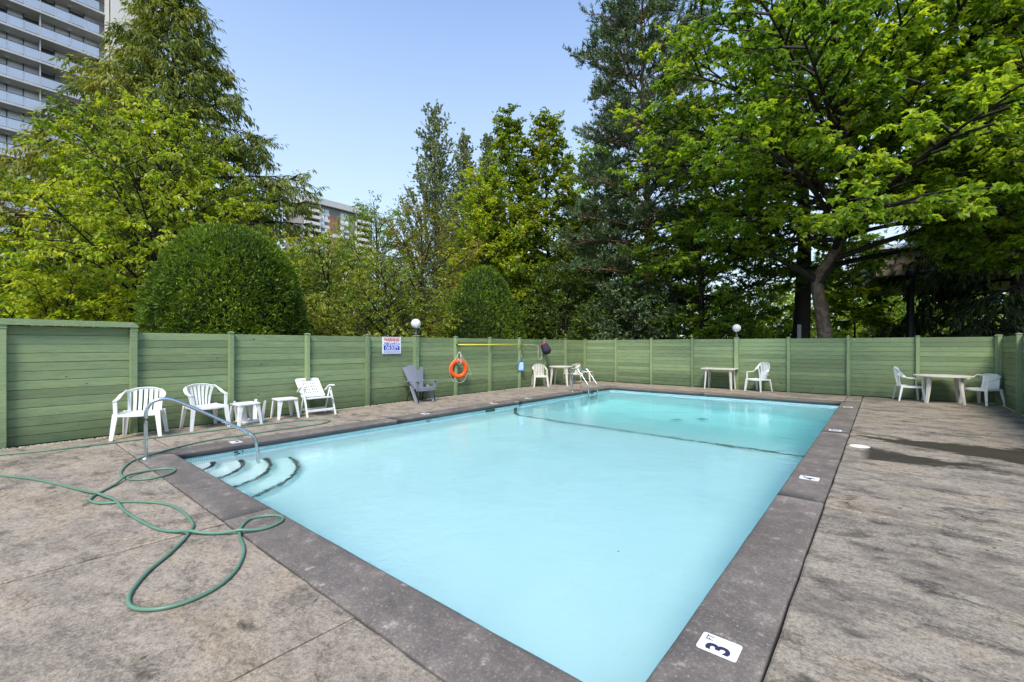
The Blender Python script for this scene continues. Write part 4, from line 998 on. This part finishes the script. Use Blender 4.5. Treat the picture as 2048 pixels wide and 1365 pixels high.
def tree(name, label, cat, base, H, env, leafmat, barkmat, seed=1, tr=.2, n1=50, lo=.15, el=(.9, .5), curve=0.0, n2=7, n3=7, k=10, tw_len=(.35, .7),
         leaf=(.10, .05), droop=.2, up=.5, lobes=1, trunk=None, group=None, fold=.18, limbs=True, sec=.38, rough=.25, power=1.0, spread=1.0, flat=.4, lod=True, kind_leaf='normal', azr=None, extra_branches=None, tintbias=0.0, vary=.6):
    global TRI
    rg = np.random.default_rng(seed); root = empty(name, base, 0, label, cat, group)
    tp = np.array(trunk if trunk is not None else [(0, 0, 0), (.01 * H, .005 * H, .35 * H), (-.005 * H, .01 * H, .7 * H), (0, 0, H)], float)
    ts = np.concatenate([[0], np.cumsum(np.linalg.norm(np.diff(tp, axis=0), axis=1))]); ts /= ts[-1]
    zt = tp[:, 2] / H
    def tpos(t): return np.array([np.interp(t, zt, tp[:, c]) for c in range(3)])
    mb = MB(); q = spline(tp, 5); rad = [max(.12, 1 - .9 * (p.z / H)) * (1 + .5 * math.exp(-p.z / .35)) for p in q]
    mb.tube(q, tr, 9, radii=rad); mb.build('trunk', barkmat, root)
    br = MB(); LP, LD, LT, LS = [], [], [], []
    prim = []
    ee = np.array(env, float)
    for i in range(n1):
        f = ((i + rg.uniform(.1, .9)) / n1) ** power; t = lo + (1 - lo) * f; az = i * 2.39996 + rg.uniform(-.4, .4)
        if azr: az = rg.uniform(*azr)
        Rr = np.interp(t, ee[:, 0], ee[:, 1]) * rg.uniform(1 - rough, 1 + rough * .55)
        a = np.interp(t, [lo, 1], el) + rg.uniform(-.12, .12)
        z_end = t * H; rise = math.tan(a) * Rr
        o = tpos(max(.02, min(.985, t - max(0, rise) * .75 / H)))
        d = np.array([math.cos(az), math.sin(az), 0.0]); e = tpos(t) * [1, 1, 0] + [0, 0, z_end] + d * Rr + [0, 0, (rise * .25 if rise > 0 else rise)]
        mid = (o + e) / 2 + np.array([0, 0, curve * Rr]) + rg.normal(0, .06 * Rr, 3)
        prim.append((bz(o, mid, e, 7), Rr, t))
    if extra_branches:
        for pts, Rr, t, rad0 in extra_branches:
            pp = np.array([tuple(p) for p in spline(pts, 4)]); prim.append((pp, Rr, t))
            br.tube([tuple(p) for p in pp], rad0, 8, radii=[1 - .75 * j / (len(pp) - 1) for j in range(len(pp))])
    for pi_, (pp, Rr, t) in enumerate(prim):
        r0 = max(.010, min(tr * .42, .020 + Rr * .013)) 
        br.tube([tuple(p) for p in pp], r0, 5, radii=[1 - .8 * j / (len(pp) - 1) for j in range(len(pp))], cap=False)
        nn = max(3, int(n2 * (.5 + .5 * min(1.6, Rr / max(ee[:, 1].max() * .6, .1))))); ct = rg.normal(0, .18)
        for j in range(nn):
            s = .22 + .78 * (j + rg.uniform(0, 1)) / nn; fi = s * (len(pp) - 1); i0 = min(int(fi), len(pp) - 2); o = pp[i0] + (pp[i0 + 1] - pp[i0]) * (fi - i0)
            pd = unit(pp[min(i0 + 1, len(pp) - 1)] - pp[i0]); side = unit(np.cross(pd, [0, 0, 1.0])); sg = 1 if j % 2 else -1
            d = unit(pd * rg.uniform(.5, 1.0) + side * sg * rg.uniform(.4, 1.0) * spread + np.array([0, 0, rg.uniform(-.3, .6) * (1 - flat) - droop * .3]))
            Ls = (Rr * sec * (1.25 - s * .7) + .25) * rg.uniform(.6, 1.2); e = o + d * Ls; mid = (o + e) / 2 + [0, 0, .08 * Ls]
            sp = bz(o, mid, e + [0, 0, -droop * .25 * Ls], 4)
            if limbs: br.tube([tuple(p) for p in sp], r0 * .42 + .003, 3, radii=[1, .8, .55, .3], cap=False)
            m3 = max(2, int(n3 * (.6 + .4 * Ls))); u = rg.uniform(.15, 1, m3); fi = u * 3; ii = np.minimum(fi.astype(int), 2)
            oo = sp[ii] + (sp[ii + 1] - sp[ii]) * (fi - ii)[:, None]
            td = unit(d * .7 + rg.normal(0, .55, (m3, 3)) * [1, 1, 1 - flat * .6] + [0, 0, -droop * .5])
            tl = rg.uniform(*tw_len, m3)[:, None]; ct2 = ct + rg.normal(0, .12)
            kk = max(2, int(k)); uu = rg.uniform(.0, 1, (m3, kk, 1)); p = oo[:, None] + td[:, None] * tl[:, None] * uu
            p += rg.normal(0, .02, p.shape)
            if kind_leaf == 'needle': ld = unit(td[:, None] * .7 + rg.normal(0, .55, p.shape) + [0, 0, up])
            elif kind_leaf == 'spray': ld = unit(td[:, None] * .8 + rg.normal(0, .35, p.shape) + [0, 0, -droop])
            else: ld = unit(td[:, None] * .5 + rg.normal(0, .6, p.shape) * [1, 1, .6] + [0, 0, -droop * 1.2])
            LP.append(p.reshape(-1, 3)); LD.append(ld.reshape(-1, 3)); LT.append(np.full(m3 * kk, ct2)); 
    b_ = br.build('branch_work', BK['dark'] if barkmat is BK['plane'] else barkmat, root, kind='stuff')
    P = np.concatenate(LP); D = np.concatenate(LD); T = np.concatenate(LT); n = len(P)
    if kind_leaf == 'needle': U = rg.normal(0, 1, (n, 3))
    else: U = unit(rg.normal(0, .45, (n, 3)) + [0, 0, 1.0])
    sc_ = rg.uniform(.55, 1.35, n); T = .5 + tintbias + T * vary * 1.9 + rg.normal(0, .20, n)
    me = leaf_mesh('crown', P, D, U, leaf[0] * sc_, leaf[1] * sc_ * rg.uniform(.8, 1.2, n), T, leafmat, fold, lobes, curl=.12)
    c = place('crown', me, root, kind='stuff'); TRI += len(me.polygons) * 2 + sum(len(f) - 2 for f in br.f); return root

LM = {}
LM['lime'] = mat_leaf('lime_leaves', [(.12, .18, .014), (.24, .34, .02), (.37, .47, .025), (.54, .55, .04)], .48, .42, ((.42, .34, .036), .60, .75, .35), .45)
LM['cedar'] = mat_leaf('cedar_sprays', [(.085, .125, .02), (.16, .21, .03), (.23, .28, .04), (.33, .31, .045)], .35, .6)
LM['poplar'] = mat_leaf('poplar_leaves', [(.11, .145, .06), (.19, .235, .10), (.28, .32, .15)], .35, .4)
LM['gum'] = mat_leaf('sweetgum_leaves', [(.07, .125, .016), (.14, .22, .022), (.22, .31, .026), (.32, .38, .028)], .42, .45, ((.36, .31, .024), .54, .72, .4), .30)
LM['bright'] = mat_leaf('bright_leaves', [(0.123, 0.214, 0.018), (0.228, 0.346, 0.024), (0.333, 0.446, 0.036)], .45, .45)
LM['pine'] = mat_leaf('pine_needles', [(.055, .09, .04), (.10, .15, .062), (.16, .22, .09)], .2, .6)
LM['maple'] = mat_leaf('maple_leaves', [(.085, .16, .02), (.165, .28, .028), (.28, .41, .036), (.44, .54, .045)], .56, .36)
LM['spruce'] = mat_leaf('spruce_needles', [(.030, .055, .018), (.055, .09, .026), (.085, .13, .034)], .15, .6)
LM['brown'] = mat_leaf('bronze_leaves', [(.10, .125, .02), (.18, .21, .03), (.25, .25, .035), (.30, .19, .045)], .35, .5)
LM['olive'] = mat_leaf('olive_leaves', [(.08, .125, .018), (.15, .22, .025), (.23, .31, .03), (.36, .35, .04)], .38, .5, ((.33, .26, .035), .58, .72, .3), .8)
LM['yew'] = mat_leaf('yew_sprigs', [(.035, .068, .010), (.095, .165, .015), (.19, .29, .02), (.38, .46, .03)], .25, .5)
LM['shrub'] = mat_leaf('shrub_leaves', [(.045, .085, .015), (.09, .15, .02), (.15, .22, .03)], .35, .5)
BK = {'dark': mat_bark('dark_bark', (.050, .042, .034)), 'grey': mat_bark('grey_bark', (.13, .115, .10)), 'red': mat_bark('reddish_bark', (.24, .13, .085)), 'plane': mat_bark('mottled_bark', (.20, .13, .09), (.25, .19, .135))}
def AT(px, D, z=0):
    a = R(39.8); X = (px - 1024) / F_PX * D; return (D * -math.sin(a) + X * math.cos(a), D * math.cos(a) + X * math.sin(a), z)
# ---- left group
tree('tall_conifer', 'tall feathery conifer in front of the apartment tower', 'tree', AT(340, 24), 22.5, [(0, 6.2), (.2, 7.2), (.42, 6.4), (.55, 4.9), (.66, 3.7), (.78, 2.35), (.9, 1.15), (1, .3)], LM['cedar'], BK['dark'], 11, .34, n1=175, lo=.05, el=(-.02, .5), curve=.10, n2=11, n3=10, k=8, tw_len=(.35, .8), leaf=(.29, .062), droop=.75, kind_leaf='spray', sec=.30, rough=.26, flat=.5)
tree('lime_green_tree', 'bright lime green spreading tree with drooping leaves behind the framed panel', 'tree', AT(316, 17.6), 10.7, [(0, 3.2), (.15, 5.2), (.4, 5.7), (.6, 4.7), (.8, 3.1), (.93, 1.5), (1, .5)], LM['lime'], BK['dark'], 5, .12, n1=66, lo=.10, el=(.25, .95), curve=.12, n2=9, n3=7, k=13, tw_len=(.3, .65), leaf=(.155, .072), droop=.55, sec=.36, rough=.42, flat=.45)
tree('bronze_tree', 'bronze green tree at the left edge in front of the tower', 'tree', AT(-25, 18), 7.6, [(0, 2.5), (.3, 3.6), (.6, 3.2), (.85, 1.9), (1, .5)], LM['brown'], BK['dark'], 8, .16, n1=36, lo=.12, el=(.3, .9), n2=8, n3=7, k=11, leaf=(.12, .055), droop=.4)
tree('olive_tree', 'olive brown understorey tree between the two clipped yews', 'tree', AT(655, 17), 5.5, [(0, 2.0), (.25, 3.1), (.6, 2.7), (.85, 1.6), (1, .4)], LM['olive'], BK['dark'], 21, .13, n1=38, lo=.08, el=(.2, .9), n2=8, n3=7, k=12, leaf=(.13, .045), droop=.6)
tree('feathery_green_tree', 'fresh green fan branched tree in front of the distant brick block', 'tree', AT(752, 24), 8.9, [(0, 1.2), (.35, 2.0), (.6, 2.4), (.85, 2.1), (1, .8)], LM['bright'], BK['dark'], 33, .17, n1=34, lo=.30, el=(.5, 1.05), n2=8, n3=7, k=12, leaf=(.12, .055), droop=.25, rough=.3)
tree('bronze_topped_tree', 'bronze topped tree with dark forking branches below the poplars', 'tree', AT(842, 20), 7.7, [(0, 1.6), (.3, 2.5), (.6, 2.6), (.85, 1.7), (1, .5)], LM['brown'], BK['dark'], 37, .15, n1=34, lo=.15, el=(.35, 1.0), n2=8, n3=7, k=11, leaf=(.10, .05), droop=.3)
tree('hawthorn_tree', 'small yellowing tree behind the globe lamp on the left fence', 'tree', AT(770, 15.6), 4.4, [(0, 1.9), (.3, 2.5), (.7, 2.0), (1, .5)], LM['olive'], BK['dark'], 41, .11, n1=34, lo=.08, el=(.1, .8), n2=8, n3=7, k=11, leaf=(.085, .045), droop=.3)
tree('lime_sapling', 'yellow green tree behind the right shoulder of the larger yew', 'tree', AT(668, 27), 7.0, [(0, 2), (.4, 3.0), (.8, 2.4), (1, .8)], LM['lime'], BK['dark'], 43, .13, n1=30, lo=.2, el=(.3, .9), n2=7, n3=7, k=12, leaf=(.14, .07), droop=.3)
# ---- poplars far off
for px, D, H_, sd_, w_, lab in ((868, 55, 30.4, 51, 2.9, 'tallest slender poplar on the skyline, left of its two neighbours'), (927, 58, 28.4, 52, 1.9, 'middle slender poplar of the three on the skyline'), (976, 60, 29.4, 53, 1.9, 'right hand slender poplar of the three, touching the sweetgum')):
    tree('poplar', lab, 'tree', AT(px, D), H_, [(0, w_ * .9), (.3, w_ * 1.45), (.5, w_ * 1.3), (.75, w_ * .85), (.92, w_ * .45), (1, .2)], LM['poplar'], BK['grey'], sd_, .34, n1=66, lo=.14, el=(1.15, 1.35), curve=0, n2=8, n3=5, k=8, tw_len=(.5, 1.2), leaf=(.30, .20), droop=-.5, sec=.8, rough=.25, flat=.0, spread=.5, group='slender poplars on the skyline')
# ---- sweetgums and bright trees
tree('sweetgum', 'twin sweetgum with the taller left spire beside the poplars', 'tree', AT(1018, 27), 15.6, [(0, 2.4), (.2, 3.1), (.45, 2.6), (.62, 1.9), (.75, 1.25), (.88, .75), (1, .3)], LM['gum'], BK['dark'], 61, .2, n1=74, lo=.14, el=(.05, .8), curve=.06, n2=8, n3=7, k=11, tw_len=(.3, .6), leaf=(.17, .13), droop=.25, flat=.6, group='twin sweetgums')
tree('sweetgum', 'twin sweetgum with the broader right top touched with orange', 'tree', AT(1092, 28), 15.9, [(0, 2.6), (.2, 3.4), (.45, 2.9), (.62, 2.3), (.75, 1.9), (.88, 1.2), (1, .4)], LM['gum'], BK['dark'], 62, .2, n1=74, lo=.14, el=(.05, .9), curve=.06, n2=8, n3=7, k=11, tw_len=(.3, .6), leaf=(.17, .13), droop=.25, flat=.6, group='twin sweetgums')
tree('yellowing_tree', 'yellowing tree filling the gap between the poplars and the sweetgums', 'tree', AT(968, 25), 11.4, [(0, 1.8), (.4, 2.4), (.75, 1.9), (1, .6)], LM['lime'], BK['dark'], 63, .14, n1=40, lo=.2, el=(.3, .9), n2=7, n3=7, k=11, leaf=(.14, .09), droop=.2)
tree('bright_green_tree', 'bright green tree glowing between the sweetgums and the pine', 'tree', AT(1190, 33), 16.5, [(0, 3), (.3, 4.2), (.6, 4.0), (.85, 2.4), (1, .8)], LM['bright'], BK['dark'], 64, .22, n1=56, lo=.15, el=(.3, .9), n2=8, n3=7, k=11, leaf=(.19, .13), droop=.2)
# ---- pine
tree('pine', 'tall blue green pine with reddish twin stems left of the maple', 'tree', AT(1285, 25), 23.5, [(0, 2.5), (.25, 4.2), (.5, 4.0), (.62, 3.8), (.8, 2.8), (.92, 2.2), (1, 1.0)], LM['pine'], BK['red'], 71, .26, n1=92, lo=.16, el=(.0, .6), curve=.05, n2=10, n3=7, k=22, tw_len=(.3, .6), leaf=(.23, .046), up=.5, kind_leaf='needle', droop=-.15, rough=.38, sec=.34)
# ---- maple (big leaves, forked mottled trunk)
mb_ = AT(1657, 16.5)
ext = [([(-.36, .05, 4.0), (-1.0, -.35, 4.5), (-2.0, -1.0, 5.3), (-2.9, -1.5, 6.3), (-3.7, -1.9, 8.2)], 3.5, .5, .17),
       ([(-.32, .05, 3.9), (.1, .2, 4.7), (.45, .4, 5.9), (.7, .5, 7.4), (1.6, .9, 9.6)], 3.5, .6, .19),
       ([(.45, .4, 5.9), (-.1, -.3, 7.2), (-.8, -1.0, 9.0), (-1.3, -1.6, 11)], 3.2, .7, .11),
       ([(-2.0, -1.0, 5.3), (-1.9, -1.9, 6.8), (-1.9, -2.8, 8.8)], 3.0, .5, .08)]
tree('maple', 'big leafy maple with a forked mottled trunk behind the far fence', 'tree', mb_, 15.5, [(0, 3.0), (.20, 5.0), (.32, 6.6), (.5, 6.9), (.75, 6.2), (.92, 4.6), (1, 2.5)], LM['maple'], BK['plane'], 81, .27, n1=76, lo=.31, el=(.0, 1.0), curve=.10, n2=10, n3=8, k=7, tw_len=(.35, .8), leaf=(.165, .12), droop=.30, lobes=3, rough=.30, sec=.36, flat=.55, extra_branches=ext, trunk=[(.05, .05, 0), (-.04, .02, 1.2), (-.22, .02, 2.8), (-.34, .05, 4.0), (.05, .2, 4.8), (.45, .4, 5.9), (.6, .4, 8), (.4, .2, 11), (0, 0, 15.5)])
tree('young_maple', 'younger maple with low pale leaved branches left of the far globe lamp', 'tree', AT(1400, 21.5), 9.0, [(0, 2.2), (.2, 3.2), (.5, 3.6), (.8, 2.2), (1, .8)], LM['maple'], BK['dark'], 82, .15, n1=36, lo=.12, el=(.0, .8), n2=8, n3=7, k=9, leaf=(.13, .09), lobes=3, droop=.25, flat=.6)
tree('maple', 'maple whose large leaves reach in at the upper right corner', 'tree', AT(2110, 12.6), 12.0, [(0, 1.2), (.3, 2.0), (.5, 3.6), (.75, 3.8), (1, 1.6)], LM['maple'], BK['plane'], 83, .2, n1=52, lo=.34, el=(.2, .9), n2=9, n3=8, k=6, leaf=(.16, .115), lobes=3, droop=.3, flat=.5, rough=.3)
tree('understorey_maple', 'small understorey maple just right of the forked mottled trunk', 'tree', AT(1706, 23.5), 7.2, [(0, .6), (.4, 1.1), (.65, 1.7), (.85, 1.6), (1, .6)], LM['maple'], BK['dark'], 84, .07, n1=30, lo=.38, el=(.0, .7), n2=7, n3=6, k=8, leaf=(.15, .11), lobes=3, droop=.35)
# ---- dark conifers at right
tree('dark_spruce', 'very dark drooping spruce at the right behind the lamp post', 'tree', AT(2025, 19.5), 17.5, [(0, 3.9), (.12, 4.3), (.4, 3.6), (.7, 2.2), (1, .3)], LM['spruce'], BK['dark'], 91, .28, n1=110, lo=.06, el=(-.25, .3), curve=.08, n2=9, n3=8, k=7, tw_len=(.35, .8), leaf=(.34, .07), droop=.8, kind_leaf='spray', sec=.32, rough=.2)
tree('tall_redwood', 'tall dark trunked conifer just behind and left of the maple', 'tree', AT(1598, 22), 21, [(0, 1.5), (.3, 2.8), (.6, 3.0), (1, .5)], LM['gum'], BK['dark'], 92, .42, n1=34, lo=.30, el=(-.1, .4), n2=7, n3=6, k=9, tw_len=(.35, .8), leaf=(.2, .07), droop=.5, kind_leaf='spray')
tree('light_green_tree', 'light green tree behind the lamp post at the right', 'tree', AT(1790, 34), 5.6, [(0, 1.8), (.4, 1.9), (.8, 1.2), (1, .4)], LM['bright'], BK['dark'], 94, .12, n1=30, lo=.08, el=(.2, .9), n2=6, n3=6, k=11, leaf=(.17, .11), droop=.3)
for px, D, H_, w_, sd_, mt, lab in ((1130, 24, 5.6, 3.0, 101, 'shrub', 'dark leafy shrub behind the fence corner under the sweetgum'), (1265, 22, 4.6, 2.6, 102, 'pine', 'low bluish conifer shrub below the pine'), (1500, 26, 5.0, 3.2, 103, 'maple', 'leafy bush behind the far globe lamp'), (1730, 36, 5.2, 3.4, 104, 'bright', 'bright leafy bush beyond the pavilion right of the maple trunk'), (1905, 38, 5.0, 3.0, 105, 'bright', 'bright bush beyond the pavilion behind the oval table'), (880, 20.5, 3.2, 1.7, 106, 'olive', 'brownish bush left of the smaller clipped yew'), (610, 24, 6.5, 3.0, 107, 'olive', 'olive bush behind the larger clipped yew'), (120, 14, 3.6, 2.6, 108, 'lime', 'yellow green bush just behind the framed panel'), (1210, 30, 9.5, 3.6, 109, 'gum', 'deep green round tree under the bright green tree'), (1345, 31, 8.5, 3.6, 110, 'gum', 'deep green round tree below the pine stems')):
    tree('leafy_bush' if H_ < 7 else 'round_tree', lab, 'bush' if H_ < 7 else 'tree', AT(px, D), H_, [(0, w_ * .8), (.3, w_), (.7, w_ * .8), (1, w_ * .3)], LM[mt], BK['dark'], sd_, .1, n1=34, lo=.06, el=(.1, .9), n2=8, n3=7, k=11, leaf=(.13, .075), droop=.3)

# ---- clipped yews
def yew(name, label, loc, H, Rb, seed, n, pts):
    root = empty(name, loc, 0, label, 'clipped yew'); rg = np.random.default_rng(seed)
    pr = np.array(pts, float); prof_ = [(r * .93, z * .985) for r, z in pr] 
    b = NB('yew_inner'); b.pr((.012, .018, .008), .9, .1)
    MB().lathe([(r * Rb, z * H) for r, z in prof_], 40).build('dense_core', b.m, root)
    zz = rg.uniform(0, 1, n * 2); rr = np.interp(zz, pr[:, 1], pr[:, 0]); keep = rg.uniform(0, 1, n * 2) < np.maximum(rr, .25); zz = zz[keep][:n]; n = len(zz)
    th = rg.uniform(0, 2 * math.pi, n)
    # gentle lumps
    lump = 1 + .028 * np.sin(th * 5 + zz * 9) + .02 * np.sin(th * 11 - zz * 17) + .015 * np.sin(th * 23 + zz * 31)
    q1 = .5 + .5 * np.sin(th * 37 + 3 * np.sin(zz * 31)) * np.sin(zz * 60 + 4 * np.sin(th * 13)); r = np.interp(zz, pr[:, 1], pr[:, 0]) * Rb * lump * (.94 + .045 * q1 + rg.uniform(-.015, .015, n))
    dr = (np.interp(np.minimum(zz + .02, 1), pr[:, 1], pr[:, 0]) - np.interp(np.maximum(zz - .02, 0), pr[:, 1], pr[:, 0])) * Rb; dz = .04 * H
    nrm = unit(np.stack([np.cos(th) * dz, np.sin(th) * dz, -dr], 1)); P = np.stack([np.cos(th) * r, np.sin(th) * r, zz * H], 1)
    D = unit(nrm * .8 + rg.normal(0, .42, (n, 3)) + [0, 0, .35]); U = unit(rg.normal(0, .6, (n, 3)) + [0, 0, 1])
    T = .42 + rg.normal(0, .2, n) + .12 * np.sin(th * 3 + zz * 5)
    # every sprig: three thin needles blades
    Ps = np.concatenate([P, P + D * .03, P + D * .05]); Ds = np.concatenate([D, unit(D + rg.normal(0, .45, (n, 3))), unit(D + rg.normal(0, .45, (n, 3)))]); Us = np.concatenate([U] * 3)
    s_ = rg.uniform(.7, 1.3, 3 * n)
    me = leaf_mesh('crown', Ps, Ds, Us, .100 * s_, .022 * s_, np.concatenate([T] * 3), LM['yew'], .1, 1); place('crown', me, root, kind='stuff')
    global TRI; TRI += 6 * n
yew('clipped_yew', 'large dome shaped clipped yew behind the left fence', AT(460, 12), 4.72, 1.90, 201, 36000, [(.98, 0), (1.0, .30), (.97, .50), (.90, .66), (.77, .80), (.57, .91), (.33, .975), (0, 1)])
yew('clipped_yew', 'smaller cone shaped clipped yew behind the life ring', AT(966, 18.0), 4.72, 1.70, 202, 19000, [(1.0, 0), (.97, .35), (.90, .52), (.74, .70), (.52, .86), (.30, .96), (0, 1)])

# ---- far woods that read as one mass, low hedge behind the fences
rg = np.random.default_rng(77)
def mass(name, n, pos_fn, L, W, mat, seed):
    global TRI
    rg = np.random.default_rng(seed); P = pos_fn(rg, n); D = unit(rg.normal(0, 1, (n, 3)) + [0, 0, -.3]); U = unit(rg.normal(0, .5, (n, 3)) + [0, 0, 1]); s_ = rg.uniform(.7, 1.3, n)
    T = .5 + rg.normal(0, .2, n) + .25 * np.sin(P[:, 0] * .7) * np.cos(P[:, 1] * .5)
    o = place(name, leaf_mesh(name, P, D, U, L * s_, W * s_, T, mat)); tag(o, kind='stuff'); TRI += 2 * n
def woods(D0, D1, pa, pb, hlo, hhi):
    def f(rg, n):
        D = rg.uniform(D0, D1, n); px = rg.uniform(pa, pb, n); k = np.floor(px / 95); hh = hlo + (hhi - hlo) * (np.abs(np.sin(k * 12.9898)) % 1)
        c = (px / 95 - k - .5) * 2; z = hh * np.sqrt(np.maximum(.02, 1 - .8 * c * c)) * rg.uniform(0, 1, n) ** .7
        a = R(39.8); X = (px - 1024) / F_PX * D
        return np.stack([D * -math.sin(a) + X * math.cos(a), D * math.cos(a) + X * math.sin(a), z], 1)
    return f
mass('far_woods', 40000, woods(42, 58, -900, 2900, 6, 11), .70, .48, LM['gum'], 301)
mass('undergrowth', 30000, woods(23, 38, 500, 2500, 1.0, 3.0), .30, .18, LM['gum'], 302)
mass('left_undergrowth', 26000, woods(13.5, 24, -500, 620, 1.8, 3.6), .20, .12, LM['olive'], 303)

# ------------------------------------------------------------------ small litter: leaves on deck and on the water
lm_ = mat_leaf('dry_leaves', [(.10, .05, .02), (.20, .13, .04), (.10, .12, .03)], .1, .7)
rg = np.random.default_rng(9)
def litter(name, P, s):
    n = len(P); a = rg.uniform(0, 6.28, n); D = np.stack([np.cos(a), np.sin(a), np.zeros(n)], 1); U = unit(rg.normal(0, .12, (n, 3)) + [0, 0, 1])
    o = place(name, leaf_mesh(name, P, D, U, s * rg.uniform(.6, 1.2, n), s * .5 * rg.uniform(.6, 1.2, n), rg.uniform(0, 1, n), lm_, .1)); tag(o, kind='stuff')
P = np.concatenate([np.stack([rg.uniform(-10.05, -9.8, 150), rg.uniform(0, 17, 150), np.full(150, .006)], 1), np.stack([rg.uniform(-10, 2.3, 170), 17.12 - np.abs(rg.normal(0, .14, 170)), np.full(170, .006)], 1)])
P = np.concatenate([P, np.stack([rg.uniform(-9.9, -2, 30), rg.uniform(-1, 1.3, 30), np.full(30, .004)], 1), np.stack([rg.uniform(-.3, 2.2, 34), rg.uniform(1, 16, 34), np.full(34, .004)], 1)])
litter('leaf_litter', P, .045)
P = np.stack([rg.uniform(-7.5, -1, 34), rg.uniform(2.5, 14, 34), np.full(34, WL + .003)], 1); litter('floating_leaf_bits', P, .030)
